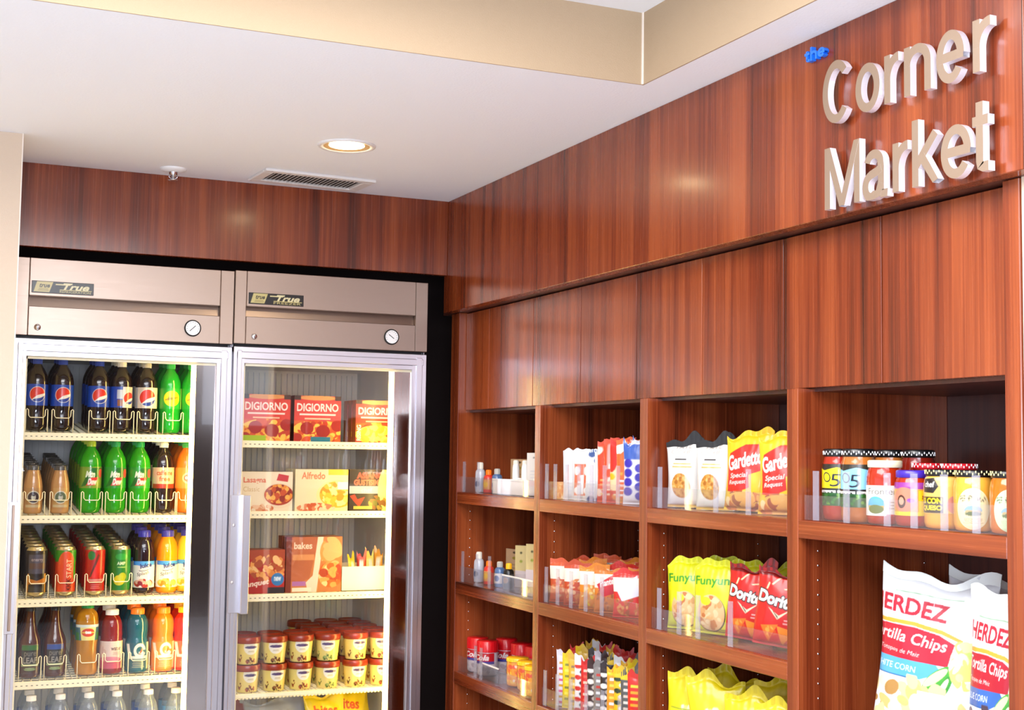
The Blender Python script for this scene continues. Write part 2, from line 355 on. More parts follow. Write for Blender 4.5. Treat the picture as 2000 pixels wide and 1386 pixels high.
v = thing('air_vent', 'long rectangular white air vent with slanted louvres in the ceiling', 'vent', (-.55, -.165, Z(ZC)), math.radians(4))
b = MB(); VX, VY = .19, .098
for x0, x1, y0, y1 in ((-VX, VX, -VY, -VY + .03), (-VX, VX, VY - .03, VY), (-VX, -VX + .035, -VY + .03, VY - .03), (VX - .035, VX, -VY + .03, VY - .03)): b.box(x0, x1, y0, y1, -.009, 0, 'vent_white', .002)
b.build('frame', v); MB().box(-VX + .034, VX - .034, -VY + .029, VY - .029, -.0015, -.0005, 'vent_dark').build('backing', v)
b = MB()
for i in range(22):
    x = -VX + .045 + i * (2 * VX - .09) / 21; b.add([(x - .005, -VY + .03, -.008), (x + .004, -VY + .03, -.002), (x + .004, VY - .03, -.002), (x - .005, VY - .03, -.008), (x - .004, -VY + .03, -.0088), (x + .005, -VY + .03, -.0028), (x + .005, VY - .03, -.0028), (x - .004, VY - .03, -.0088)], [(0, 1, 2, 3), (7, 6, 5, 4), (0, 4, 5, 1), (2, 6, 7, 3), (0, 3, 7, 4), (1, 5, 6, 2)], 'vent_white')
b.build('louvre', v)
# ================================================================ the sign: standing letters
def ribbon(pts, w_, closed=False):
    """flat stroke of width w_ (metres) along 2D points: list of quads"""
    P = [Vector((p[0], p[1])) for p in pts]; n = len(P); L_, R_ = [], []
    for i in range(n):
        a, b = (P[(i - 1) % n], P[(i + 1) % n]) if closed else (P[max(i - 1, 0)], P[min(i + 1, n - 1)])
        d = (b - a).normalized(); m_ = Vector((-d.y, d.x)) * (w_ / 2); L_.append(P[i] + m_); R_.append(P[i] - m_)
    return [(L_[i], R_[i], R_[(i + 1) % n], L_[(i + 1) % n]) for i in range(n if closed else n - 1)]
def arc(cx, cy, rx, ry, a0, a1, n=22): return [(cx + rx * math.cos(math.radians(a0 + (a1 - a0) * i / n)), cy + ry * math.sin(math.radians(a0 + (a1 - a0) * i / n))) for i in range(n + 1)]
def strokes(ch, W, h, s):
    """the letter as strokes inside a W x h box"""
    k = s / 2; xh = h; m = []
    if ch == 'C': m = [(arc(W / 2, h / 2, W / 2 - k, h / 2 - k, 42, 318, 40), 0)]
    elif ch == 'o': m = [(arc(W / 2, h / 2, W / 2 - k, h / 2 - k, 0, 360, 40)[:-1], 1)]
    elif ch == 'r': m = [([(k, 0), (k, h)], 0), (arc(W * .98, h * .46, W * .98 - k, h * .54 - k, 180, 92, 14) + [(W, h - k * 1.0)], 0)]
    elif ch == 'n': m = [([(k, 0), (k, h)], 0), (arc(W / 2, h * .60, W / 2 - k, h * .40 - k, 180, 0, 24) + [(W - k, 0)], 0)]
    elif ch == 'e': m = [(arc(W / 2, h / 2, W / 2 - k, h / 2 - k, 0, 322, 40), 0), ([(k, h / 2), (W - k * .2, h / 2)], 0)]
    elif ch == 'a': m = [(arc(W * .46, h * .70, W * .46 - k * 1.6, h * .30 - k, 165, 20, 16) + [(W * .86 - k, h * .62), (W * .86 - k, h * .14), (W * .89 - k, k * .8), (W, k * .7)], 0), ([(W * .86 - k, h * .60), (W * .6, h * .55), (W * .34, h * .50)] + arc(W * .34, h * .27, W * .34 - k, h * .27 - k * .6, 110, 300, 16) + [(W * .62, h * .10), (W * .86 - k, h * .3)], 0)]
    elif ch == 'k': m = [([(k, 0), (k, h)], 0), ([(W * .90, h * .735), (k * 1.2, h * .30)], 0), ([(W * .36, h * .44), (W - k * .9, 0)], 0)]
    elif ch == 't': m = [([(W * .45, h), (W * .45, h * .16), (W * .50, k * 1.2), (W * .62, k), (W, k)], 0), ([(0, h * .73), (W, h * .73)], 0)]
    elif ch == 'M': m = [([(k, 0), (k, h)], 0), ([(W - k, 0), (W - k, h)], 0), ([(k * 1.1, h), (W / 2, 0)], 0), ([(W - k * 1.1, h), (W / 2, 0)], 0)]
    elif ch == 'h': m = [([(k, 0), (k, h)], 0), (arc(W / 2, h * .42, W / 2 - k, h * .26 - k, 180, 0, 14) + [(W - k, 0)], 0)]
    return m
def place_letter(ch, name, y0, y1, z0, z1, xf, thick, mf, ms, parent=None, s=.0178):
    """a cut letter on the fascia, its face at x = xf; y0 > y1 run along the wall"""
    W = y0 - y1; h = z1 - z0; b = MB()
    for i, (pts, closed) in enumerate(strokes(ch, W, h, s)):
        q_ = ribbon(pts, s, closed); e = .00012 * i; n = len(q_)
        for j, q in enumerate(q_):
            F = [(xf - e, y0 - p.x, Z(z0 + min(max(p.y, 0), h))) for p in q]; B_ = [(xf + thick - e, p[1], p[2]) for p in F]
            b.add(F, [(0, 1, 2, 3)], mf); b.add(B_, [(3, 2, 1, 0)], ms)
            for a_, c_ in ((0, 3), (1, 2)):
                V = [F[a_], F[c_], B_[c_], B_[a_]]; b.add(V, [(0, 1, 2, 3)], ms, True)
            if not closed and j in (0, n - 1):
                a_, c_ = (0, 1) if j == 0 else (2, 3); b.add([F[a_], F[c_], B_[c_], B_[a_]], [(0, 1, 2, 3)], ms)
    return b.build(name, parent)
def word(txt, ys, zb, hs, xf, labels):
    for ch, (a, b_), h, lab in zip(txt, ys, hs, labels):
        o = place_letter(ch, 'sign_letter', a, b_, zb[0] + (h[0] if isinstance(h, tuple) else 0), zb[0] + (h[1] if isinstance(h, tuple) else h), xf, .015, 'sign_face', 'sign_edge_lit')
        tag(o, lab, 'letter', 'metal letters of the market sign')
XF = -.028
word('Corner', [(-2.237, -2.327), (-2.345, -2.420), (-2.434, -2.476), (-2.492, -2.567), (-2.582, -2.655), (-2.677, -2.721)], (.695,), [(-.003, .128), (-.003, .096), (0, .095), (0, .095), (-.003, .096), (0, .095)], XF,
     ['brushed metal capital C starting the upper word of the sign', 'brushed metal letter o beside the capital C of upper word', 'narrow brushed metal letter r after the o, upper word', 'brushed metal letter n in the middle of upper word', 'brushed metal letter e near the end of upper word', 'brushed metal letter r ending the upper word of the sign'])
word('Market', [(-2.243, -2.357), (-2.366, -2.442), (-2.457, -2.501), (-2.513, -2.585), (-2.592, -2.67), (-2.674, -2.713)], (.516,), [(0, .128), (-.003, .096), (0, .095), (0, .128), (-.003, .096), (-.003, .124)], XF,
     ['brushed metal capital M starting the lower word of the sign', 'brushed metal letter a beside the capital M of lower word', 'brushed metal letter r between a and k, lower word', 'tall brushed metal letter k in the lower word', 'brushed metal letter e before the final t, lower word', 'brushed metal letter t ending the lower word of the sign'])
th = thing('sign_word', 'small blue raised word above the capital C of the sign', 'letter')
for ch, a, b_, zt in (('t', -2.152, -2.170, .876), ('h', -2.172, -2.195, .882), ('e', -2.198, -2.223, .872)):
    place_letter(ch, 'letter', a, b_, .852, zt, -.012, .0115, 'blue_plastic', 'blue_plastic', th, s=.0058)
# ================================================================ the two glass-door units
YD = -.03
SLOPE = .09           # the drink shelves rise toward the back so that bottles slide forward
def unit(name, label, x0, x1, dz, logo, shelves, teeth=()):
    T = thing(name, label, 'refrigerator', ((x0 + x1) / 2, .35, 0)); ox, oy = (x0 + x1) / 2, .35
    def B(): return MB()
    def fin(mb, nm, par=None):
        mb.v = [(x - ox, y - oy, z) for x, y, z in mb.v]; return mb.build(nm, par or T)
    zt, zh, zd = .600 + dz, .355 + dz, .345 + dz
    # insulated shell, open at the front
    b = B(); e = .038
    b.box(x0 + .002, x0 + e, .02, .72, .12, Z(zh), 'liner'); b.box(x1 - e, x1 - .002, .02, .72, .12, Z(zh), 'liner'); b.box(x0 + e, x1 - e, .02, .72, Z(.31 + dz), Z(zh), 'liner'); b.box(x0 + e, x1 - e, .02, .72, .12, .34, 'liner')
    b.box(x0 + e, x1 - e, .66, .72, .34, Z(.31 + dz), 'liner')
    for i in range(27): x = x0 + e + .02 + i * (x1 - x0 - 2 * e - .04) / 26; b.box(x - .0025, x + .0025, .652, .66, .35, Z(.30 + dz), 'liner')
    b.box(x0, x0 + .0019, .0, .72, .10, Z(zt), 'alu'); b.box(x1 - .0019, x1, .0, .72, .10, Z(zt), 'alu')
    fin(b, 'shell')
    b = B(); b.box(x0, x1, -.0035, .72, Z(zh), Z(zt), 'gasket'); b.box(x0 + .01, x1 - .01, .0, .019, Z(zd - .03), Z(zh) + .001, 'gasket'); fin(b, 'housing')
    fin(B().box(x0 + .001, x1 - .001, -.01, .018, .1, .2, 'gasket'), 'kick_plate')
    # header: two end posts, upper and lower plates, sunk slot between them
    q = .0385
    b = B(); b.box(x0, x0 + q, YD, -.005, Z(zh), Z(zt), 'steel_h', .0015); fin(b, 'end_post'); b = B(); b.box(x1 - q - .006, x1, YD, -.005, Z(zh), Z(zt), 'steel_h', .0015); fin(b, 'end_post')
    xa, xb = x0 + q + .0012, x1 - q - .0072
    fin(B().box(xa, xb, YD, -.004, Z(.481 + dz), Z(zt), 'steel_h', .0015), 'upper_plate')
    fin(B().box(xa, xb, YD, -.004, Z(zh), Z(.447 + dz), 'steel_h', .0015), 'lower_plate')
    b = B(); b.add([(xa, -.0045, Z(.481 + dz)), (xb, -.0045, Z(.481 + dz)), (xb, -.014, Z(.447 + dz)), (xa, -.014, Z(.447 + dz))], [(0, 3, 2, 1)], 'steel_h'); fin(b, 'sunk_slot')
    # maker's plate
    lx = x0 + .046; lw = .188; cv = CV(lw, .036, '0c0b08', 150, 3)
    cv.poly([(.03, .08), (.08, .95), (.34, .95), (.28, .08)], 'd9cb84'); cv.text('true', .12, .45, .29, .8, '1a160c', shear=.3, off=.03); cv.lines(.09, .15, .28, .4, 2, '8a7c48', .4)
    cv.rect(.38, .72, .62, .82, 'e6dba0'); cv.text('True', .5, .32, .93, .9, 'efe6b4', shear=.35, off=.03); cv.rect(.45, .30, .97, .36, 'd9cb84'); cv.text(logo, .45, .08, .95, .26, 'd9cb84', off=.0)
    b = B(); b.box(lx, lx + lw, YD - .003, YD, Z(.490 + dz), Z(.528 + dz), 'black', .0008); b.paint(lambda u, v: (lx + .001 + u * (lw - .002), YD - .0033, Z(.491 + dz + v * .036)), cv, 'gloss_label'); fin(b, 'nameplate')
    # dial thermometer and lock
    gx = x1 - .134; gz = Z(.402 + dz)
    b = B(); b.lathe([(.0, YD - .001), (.026, YD - .001), (.0275, YD - .004), (.0265, YD - .007), (.0235, YD - .0075)], 'black', 32, gx, gz, axis='y')
    b.v = b.v; b.lathe([(.0235, YD - .006), (0, YD - .0062)], 'white', 32, gx, gz, axis='y')
    for a in range(-120, 121, 24): a_ = math.radians(a + 90); b.box(gx + .019 * math.cos(a_) - .0009, gx + .019 * math.cos(a_) + .0009, YD - .0068, YD - .0063, gz + .019 * math.sin(a_) - .0009, gz + .019 * math.sin(a_) + .0009, 'gasket')
    b.tube([(gx + .008, YD - .0072, gz - .006), (gx - .011, YD - .0072, gz + .008)] if dz else [(gx + .009, YD - .0072, gz + .008), (gx - .010, YD - .0072, gz - .010)], .0011, 'gasket')
    fin(b, 'thermometer')
    lxx = x0 + .068; lz = Z(.381 + dz) ; b = B(); b.lathe([(.0, YD - .006), (.008, YD - .006), (.0095, YD - .003), (.0105, YD)][::-1], 'chrome', 20, lxx, lz, axis='y'); b.box(lxx - .0008, lxx + .0008, YD - .0066, YD - .0059, lz - .005, lz + .003, 'gasket'); fin(b, 'lock')
    # door: moulded frame around the pane
    D = B(); z0, z1 = .22, Z(zd); a = .038; s2 = .050 if dz == 0 else .052
    for (p0, p1, y) in ((0, .012, YD), (.012, .027, YD - .0035), (.027, a, YD + .003)):
        D.box(x0 + .0015 + p0, x0 + .0015 + p1, y, .018, z0 + p0, z1 - p0, 'alu', .0012)
        k = s2 / a; D.box(x1 - .0015 - p1 * k, x1 - .0015 - p0 * k, y, .018, z0 + p0, z1 - p0, 'alu', .0012)
        zz = 1.45; D.box(x0 + .0015 + p0, x1 - .0015 - p0, y + .0002, .0178, z1 - p1 * zz, z1 - p0 * zz, 'alu', .0012); D.box(x0 + .0015 + p0, x1 - .0015 - p0, y + .0002, .0178, z0 + p0, z0 + p1, 'alu', .0012)
    D.v = [(x, y, z) for x, y, z in D.v]
    dr = fin(D, 'door')
    gx0, gx1, gz0, gz1 = x0 + .0015 + a - .002, x1 - .0015 - s2 + .002, z0 + a - .002, z1 - .0551 + .002
    g = B(); g.add([(gx0, YD + .006, gz0), (gx1, YD + .006, gz0), (gx1, YD + .006, gz1), (gx0, YD + .006, gz1)], [(0, 1, 2, 3)], 'door_glass')
    o = fin(g, 'glass_pane', T); o.parent = dr
    g = B(); px = x1 - .115; g.box(px, gx1 + .004, YD + .014, YD + .045, gz0, gz1, 'mirror_steel', .001); o = fin(g, 'lamp_post', T)
    g = B(); g.box(px - .012, px - .001, YD + .016, YD + .040, gz0, gz1 - .002, 'tube', .003); o = fin(g, 'lamp_tube', T)
    g = B(); g.box(gx0, gx1, YD + .012, YD + .016, gz1 - .010, gz1, 'cream'); g.box(gx0, gx0 + .006, YD + .012, YD + .016, gz0, gz1, 'cream'); o = fin(g, 'gasket', T); o.parent = dr
    if not dz:
        g = B(); g.box(x0 + .004, x0 + .034, YD - .0075, YD - .0036, Z(-.57), Z(-.165), 'alu', .001); g.box(x0 + .014, x0 + .022, YD - .016, YD - .0075, Z(-.56), Z(-.175), 'steel_h', .001); o = fin(g, 'handle', T); o.parent = dr
    if dz:      # pull handle of the freezer: back plate and grip
        hz0, hz1 = Z(-.529), Z(-.143); g = B(); g.box(x0 + .004, x0 + .040, YD - .007, YD - .003, hz0, hz1, 'alu', .001); g.box(x0 + .038, x0 + .042, YD - .042, YD - .003, hz0, hz1, 'alu', .001); g.box(x0 + .038, x0 + .062, YD - .046, YD - .041, hz0, hz1, 'alu', .0015)
        for zz in (hz0 + .10, hz1 - .10): g.lathe([(0, YD - .0095), (.004, YD - .0095), (.0055, YD - .007)][::-1], 'chrome', 10, x0 + .016, zz, axis='y')
        o = fin(g, 'handle', T); o.parent = dr
    # shelves
    for k, z in enumerate(shelves):
        g = B(); X0, X1 = x0 + e + .001, x1 - e - .001
        sl = 0 if dz else SLOPE; lift = lambda y: sl * (y - .07)
        for yy in np.arange(.09, .62, .03): g.box(X0, X1, yy, yy + .004, Z(z - .008 + lift(yy)), Z(z - .0045 + lift(yy)), 'cream')
        for xx in np.arange(X0 + .01, X1, .025):
            V = [(xx + (a_ > 0) * .003, yy, Z(z - .004 + lift(yy) + q_ * .003)) for yy in (.07, .63) for q_ in (0, 1) for a_ in (0, 1)]
            g.add(V, [(0, 2, 3, 1), (4, 5, 7, 6), (0, 1, 5, 4), (2, 6, 7, 3), (0, 4, 6, 2), (1, 3, 7, 5)], 'cream')
        sh = fin(g, 'shelf')
        g = B()
        if k in teeth:
            g.box(X0, X1, .052, .068, Z(z - .010), Z(z + .002), 'cream', .001)
            for xx in np.arange(X0 + .005, X1 - .005, .0125): g.lathe([(0, .053), (.0058, .053), (.0058, .066), (0, .066)], 'cream', 10, xx + .003, Z(z - .010), axis='y')
        else:
            g.box(X0, X1, .055, .068, Z(z - .022), Z(z + .002), 'cream', .0012)
            for xx in np.arange(X0 + .012, X1 - .014, .0155): g.box(xx, xx + .006, .0542, .0555, Z(z - .0115), Z(z - .0090), 'tick')
        o = fin(g, 'price_rail'); o.parent = sh
    return T, fin, B
SH = [.050, -.214, -.478, -.734, -1.0]
TU, finU, BU = unit('display_refrigerator', 'steel glass-door refrigerator filled with bottled drinks and cans', -1.4555, -.7705, 0, 'REFRIGERATION', SH)
FS = [.036, -.203, -.482, -.812, -1.06]
TF, finF, BF = unit('display_freezer', 'steel glass-door freezer holding frozen meals and ice cream', -.7675, -.0825, .004, 'FREEZER', FS, (3,))
# cream lane stops in front of the drinks
LANES = [[-1.37, -1.291, -1.176, -1.100, -1.023, -.939], [-1.369, -1.287, -1.191, -1.115, -1.036, -.956, -.885], [-1.348, -1.261, -1.17, -1.089], [-1.361, -1.285, -1.184, -1.106, -1.025, -.94]]
K = {}
for o in bpy.data.objects:
    if o.parent == TU and o.name.startswith('shelf'): K[round(o.data.vertices[0].co.z - Z(0), 2)] = o
SHO = sorted(K.items(), key=lambda t: -t[0])
for k, ls in enumerate(LANES):
    for x in ls:
        g = BU(); w_ = .033; z = SH[k]
        g.tube([(x - w_, .078, Z(z)), (x - w_, .078, Z(z + .075)), (x - w_ + .003, .078, Z(z + .078)), (x - w_ + .007, .078, Z(z + .074)), (x - w_ + .008, .078, Z(z + .056)), (x - w_ + .013, .076, Z(z + .050)), (x + w_ - .013, .076, Z(z + .050)), (x + w_ - .008, .078, Z(z + .056)), (x + w_ - .007, .078, Z(z + .074)), (x + w_ - .003, .078, Z(z + .078)), (x + w_, .078, Z(z + .075)), (x + w_, .078, Z(z))], .0016, 'cream', 5)
        o = finU(g, 'lane_stop'); o.parent = SHO[k][1]
# ================================================================ drinks
def cyl(rf, w_, z0, z1, h=.0006, a0=0):
    """front strip of a round wall: w_ metres wide, centred, from z0 to z1; rf(z) is the radius"""
    def S(u, v):
        z = z0 + (z1 - z0) * v; r = rf(z) + h; a = (u - .5) * w_ / rf((z0 + z1) / 2) + a0; return (r * math.sin(a), -r * math.cos(a), z)
    return S
def interp(prof):
    P = sorted([(z, r) for r, z in prof])
    def f(z):
        for (z0, r0), (z1, r1) in zip(P, P[1:]):
            if z0 <= z <= z1: return r0 + (r1 - r0) * (z - z0) / max(z1 - z0, 1e-9)
        return P[-1][1] if z > P[-1][0] else P[0][1]
    return f
def smooth_prof(P, n=3):
    """rounder profile by corner cutting"""
    for _ in range(n - 1):
        Q = [P[0]]
        for a, b in zip(P, P[1:]): Q += [(a[0] * .75 + b[0] * .25, a[1] * .75 + b[1] * .25), (a[0] * .25 + b[0] * .75, a[1] * .25 + b[1] * .75)]
        Q.append(P[-1]); P = Q
    return P
def bottle(name, prof, mat, cap, lab=None, cat='bottle', n=22, cols=2):
    """prof body profile; cap (mat, r, z0, z1); lab (canvas, z0, z1, back colour material)"""
    T = thing(name, '', cat); P = smooth_prof(prof, cols); MB().lathe([(0, P[0][1])] + P, mat, n).build('body', T)
    if lab:
        cv, z0, z1 = lab[:3]; rf = interp(P); b = MB()
        b.paint(cyl(rf, cv.w, z0, z1), cv, 'gloss_label')
        if len(lab) > 3:
            a1 = cv.w / 2 / rf((z0 + z1) / 2); V = []; m_ = 14; nz = 5
            for j in range(nz):
                for i in range(m_ + 1):
                    a = a1 + (2 * PI - 2 * a1) * i / m_; z = z0 + (z1 - z0) * j / (nz - 1); r = rf(z) + .0006; V.append((r * math.sin(a), -r * math.cos(a), z))
            b.add(V, [(j * (m_ + 1) + i, j * (m_ + 1) + i + 1, (j + 1) * (m_ + 1) + i + 1, (j + 1) * (m_ + 1) + i) for j in range(nz - 1) for i in range(m_)], 'gloss_label', True, [lin(lab[3])] * len(V))
        b.build('label', T)
    if cap:
        m, r, z0, z1 = cap; b = MB(); pts = 24; b.lathe([(r, z0), (r, z1 - .002), (r - .002, z1), (0, z1)], m, pts)
        for k in range(0, pts, 1): a = 2 * PI * k / pts; b.box(r * math.sin(a) - .0005, r * math.sin(a) + .0005, -r * math.cos(a) - .0005, -r * math.cos(a) + .0005, z0, z1 - .003, m)
        b.build('cap', T)
    return T
SODA = [(.024, 0), (.031, .003), (.0355, .016), (.036, .035), (.0345, .055), (.0345, .068), (.0358, .078), (.0358, .150), (.0350, .165), (.031, .182), (.022, .200), (.0145, .211), (.0125, .216), (.0125, .222)]
def globe(cv, cx, cy, r):
    a = cv.w / cv.h
    cv.ell(cx, cy, r * 1.06, r * 1.06, 'f4efe6'); X, Y = (cv.X - cx) * cv.w, (cv.Y - cy) * cv.h; R_ = r * cv.w; ins = X * X + Y * Y <= R_ * R_
    t = X / R_; yy = Y / R_; cv.a[ins & (yy > .55 * t - .12 - .25 * np.abs(t))] = lin('e23018'); cv.a[ins & (yy < .35 * t * np.abs(t) - .55 + .1 * t)] = lin('12379a'); return cv
def soda(name, liq, cap, base, art):
    cv = CV(.09, .069, base, 84); art(cv); return bottle(name, SODA, liq, (cap, .0143, .216, .234), (cv, .081, .150, base))
def spec(cv, c='ffffff'): return cv
cola = soda('soda_bottle', 'cola', 'cap_blue', '1746b0', lambda c: globe(c, .5, .52, .26))
diet = soda('soda_bottle', 'cola', 'cap_silver', 'd8ccb8', lambda c: globe(c.rect(0, 0, .12, 1, '9fa6ac'), .5, .5, .30))
twist = soda('soda_bottle', 'cola', 'cap_white', '1746b0', lambda c: globe(c.rect(.30, .42, .5, .85, 'c9ced6').rect(.32, .08, .5, .38, '9a5a24').rect(.5, 0, .60, 1, 'dfe2ea').rect(.60, 0, 1, 1, 'd8ccb8'), .76, .45, .22))
lemon = soda('soda_bottle', 'lemon_green', 'cap_green', '16a02a', lambda c: c.ell(.5, .5, .30, .28, 'f2dc10').ell(.5, .5, .26, .05, '9a8a10', 12).rect(.92, 0, 1, 1, 'e6ee80').text('fresh', .36, .42, .64, .62, '4a6a10', off=.02))
dewart = lambda c: c.poly([(.1, .05), (.5, .95), (.95, .95), (.7, .3)], '0c6a1c').text('Mtn', .28, .5, .62, .8, 'eef6d8', shear=.3, off=.05).poly([(.3, .12), (.45, .48), (.75, .52), (.62, .14)], 'd82c28').text('Dew', .36, .16, .70, .46, 'f6e6d8', shear=.3, off=.05).ell(.86, .7, .1, .16, 'd84a3a')
dew = soda('soda_bottle', 'dew', 'cap_green', '1f9a26', dewart); dewy = soda('soda_bottle', 'dew', 'cap_lime', '7a9a2c', dewart)
pale = soda('soda_bottle', 'cola', 'cap_white', 'e2bf98', lambda c: c.text('caffeine', .2, .62, .8, .86, 'c0542c', off=.03).text('free', .3, .34, .7, .58, 'c0542c', off=.03).rect(0, 0, 1, .22, 'b03418'))
oran = soda('soda_bottle', 'orange_soda', 'cap_green', 'f59030', lambda c: c.ell(.5, .5, .2, .2, 'ffd8a0').ell(.5, .5, .14, .14, 'd8341a').text('ora', .4, .44, .6, .58, 'ffffff', off=.03))
def column(root, x, z, n, pitch, lab, group, y0=.083, r=.036, rz=0, dx=0, start=0):
    for k in range(start, n): put(root, x + dx * k, y0 + r + pitch * k, z + SLOPE * (y0 + 2 * r + pitch * k - .07), rz + (random.random() - .5) * .12 * (k > 0), f'{lab}, {ORD[k]}', group)
random.seed(5)
g1 = 'soda bottles on the top shelf of the refrigerator'
column(cola, -1.370, SH[0], 3, .078, 'dark cola with blue globe label, top shelf lane beside beige wall', g1)
column(cola, -1.291, SH[0], 3, .078, 'dark cola with blue globe label, second lane of the top shelf', g1)
column(cola, -1.176, SH[0], 3, .078, 'dark cola with blue globe label right of the top shelf gap', g1)
column(twist, -1.104, SH[0], 3, .078, 'dark cola with turned part-silver label on top shelf', g1, rz=0)
column(diet, -1.023, SH[0], 3, .078, 'dark cola with silver globe label on top shelf', g1)
column(lemon, -.944, SH[0], 3, .078, 'green soda with yellow disc beside the silver-label cola', g1)
column(lemon, -.872, SH[0], 3, .078, 'green soda with yellow disc at the lamp post, top shelf', g1)
COF = [(.024, 0), (.029, .003), (.0305, .02), (.0305, .075), (.0295, .095), (.0245, .118), (.0205, .132), (.0200, .139)]
def coffee(liq, base, dark):
    cv = CV(.05, .062, base, 60); cv.ell(.5, .52, .40, .40, 'd8d4c0').ell(.5, .52, .34, .34, dark).ell(.5, .52, .14, .2, 'c8c4b0').ell(.5, .62, .1, .06, dark).rect(0, 0, 1, .14, 'c8b48a'); return bottle('coffee_bottle', COF, liq, ('metal_dark', .0215, .139, .156), (cv, .020, .082))
cof1 = coffee('coffee', 'b08452', '3a2a30'); cof2 = coffee('coffee', 'c49a5e', '5a6a50')
g2 = 'glass coffee bottles on the second shelf'
column(cof1, -1.370, SH[1], 7, .068, 'small glass iced coffee with dark metal lid, lane beside wall', g2, r=.031)
column(cof2, -1.287, SH[1], 7, .068, 'small glass iced coffee with cream label, lane beside green sodas', g2, r=.031)
g3 = 'soda bottles on the second shelf of the refrigerator'
column(dewy, -1.193, SH[1], 5, .078, 'bright green soda with lime cap on the second shelf', g3)
column(dew, -1.115, SH[1], 4, .078, 'bright green soda with green cap beside the lime-capped lane', g3)
column(dew, -1.037, SH[1], 4, .078, 'bright green soda with green cap beside the dark cola', g3)
column(pale, -.959, SH[1], 6, .078, 'dark cola with white cap and tan label, second shelf', g3)
column(oran, -.883, SH[1], 4, .078, 'orange soda with green cap on the second shelf', g3)
CAN = [(.024, 0), (.027, .004), (.0328, .011), (.033, .016), (.033, .140), (.0325, .145), (.0275, .153), (.0268, .1555)]
def can(art, base):
    T = thing('drink_can', '', 'can'); b = MB(); P = CAN; rf = interp(P); cv = CV(2 * PI * .033, .134, base, 150, 2); art(cv)
    b.lathe([(0, 0)] + P[:4], 'metal_can', 26); b.paint(lambda u, v: (lambda z, a: ((rf(z)) * math.sin(a), -(rf(z)) * math.cos(a), z))(.014 + .132 * v, (u - .5) * 2 * PI), cv, 'foil'); b.build('body', T)
    MB().lathe([(.0322, .1458), (.0275, .153), (.0272, .157), (.0262, .1575), (.0250, .1535), (0, .1535)], 'metal_can', 26).build('lid', T)
    MB().box(-.007, .007, -.012, .008, .1536, .1548, 'metal_can', .0004).build('pull_tab', T); return T
can1 = can(lambda c: c.rect(.36, .45, .64, .9, '4a4656').poly([(.40, .44), (.6, .44), (.5, .34)], '1a0c06').poly([(.36, .2), (.36, .34), (.5, .28), (.64, .36), (.64, .2)], 'c4741c').rect(.38, .02, .62, .13, '3e3a32').rect(.375, .56, .625, .7, '5a4038').text('energy', .41, .72, .59, .8, 'a89a9a', off=.02).poly([(.34, .45), (.375, .45), (.36, 0), (.33, 0)], 'e0941c').poly([(.62, .45), (.66, .45), (.66, 0), (.63, 0)], 'e0a43c'), '2a201c')
can2 = can(lambda c: c.rect(0, .72, 1, 1, '3c8a1c').ell(.5, .6, .14, .24, 'e2501c').rect(.36, 0, .64, .66, 'e0481a').rect(.62, .3, .67, 1, '3aa01c').text('START', .50, .34, .58, .78, 'f2dcb0', 90, off=.0).text('KICK', .50, .04, .58, .32, '5a1810', 90, off=.03), 'c83c16')
can3 = can(lambda c: c.poly([(.40, .30), (.60, .30), (.60, .9)], 'e02414').ell(.43, .86, .06, .07, '1f7a2c').poly([(.40, .34), (.43, .34), (.56, .86), (.53, .90)], '6a2a14').rect(.36, .24, .64, .29, 'e2948a').lines(.42, .05, .58, .18, 3, 'e2746a'), 'b8180e')
can4 = can(lambda c: c.ell(.47, .25, .09, .08, 'd8cc10').ell(.52, .34, .06, .06, 'c0c418').text('AMP', .43, .62, .56, .70, 'd8ecc0', off=.03).rect(.44, .55, .56, .58, '9cc86a').ell(.5, .82, .1, .05, '2aa038'), '167a1e')
g4 = 'energy drink cans on the third shelf'
for cn, x, s_ in ((can1, -1.350, 'black and gold energy can in the lane beside wall'), (can2, -1.261, 'orange energy can with upright lettering, second lane'), (can3, -1.170, 'red melon-pattern energy can in the third lane'), (can4, -1.089, 'green lemon-pattern energy can in the fourth lane')):
    column(cn, x, SH[2], 8, .067, s_, g4, r=.033)
JU = [(.026, 0), (.033, .004), (.035, .014), (.035, .020), (.0345, .10), (.0350, .112), (.0345, .125), (.0345, .140), (.031, .160), (.024, .176), (.0185, .183), (.018, .186)]
def juice(liq, fruit, cols):
    cv = CV(.09, .086, 'efe9e2', 84); cv.rect(0, .84, 1, 1, '2a6ac8').ell(.5, .92, .42, .1, '4a9ae6'); cv.text('juice', .30, .70, .76, .92, '1c2a7a', 8, off=.05); cv.ell(.48, .68, .2, .05, '1c2a5a', 10).ell(.48, .70, .19, .045, 'efe9e2', 10); cv.text('Splash', .2, .44, .66, .60, '2c2434', 12, .2, .01)
    cv.food(.45, .17, .38, .17, cols, 26, .12, 4); return bottle('juice_bottle', JU, liq, ('cap_navy', .0195, .184, .206), (cv, .020, .106, 'efe9e2'))
ju1 = juice('grape', 1, ['8e1420', 'b8301c', 'e2b09a']); ju2 = juice('orange_juice', 1, ['f08a10', 'f8b418', 'ffd860']); ju3 = juice('yellow_juice', 1, ['f0a010', 'f8d040', 'ffe890'])
g5 = 'blue-capped juice bottles on the third shelf'
column(ju1, -1.013, SH[2], 3, .078, 'dark grape juice with blue cap on the third shelf', g5)
column(ju2, -.937, SH[2], 5, .074, 'orange juice with blue cap beside the grape juice', g5)
column(ju3, -.870, SH[2], 5, .074, 'pale orange juice with blue cap at the lamp post', g5, y0=.10)
TEA = [(.029, 0), (.034, .003), (.0355, .012), (.0355, .118), (.033, .135), (.024, .158), (.0165, .185), (.0135, .212), (.0128, .236)]
TEA = [(r, z * .90) for r, z in TEA]
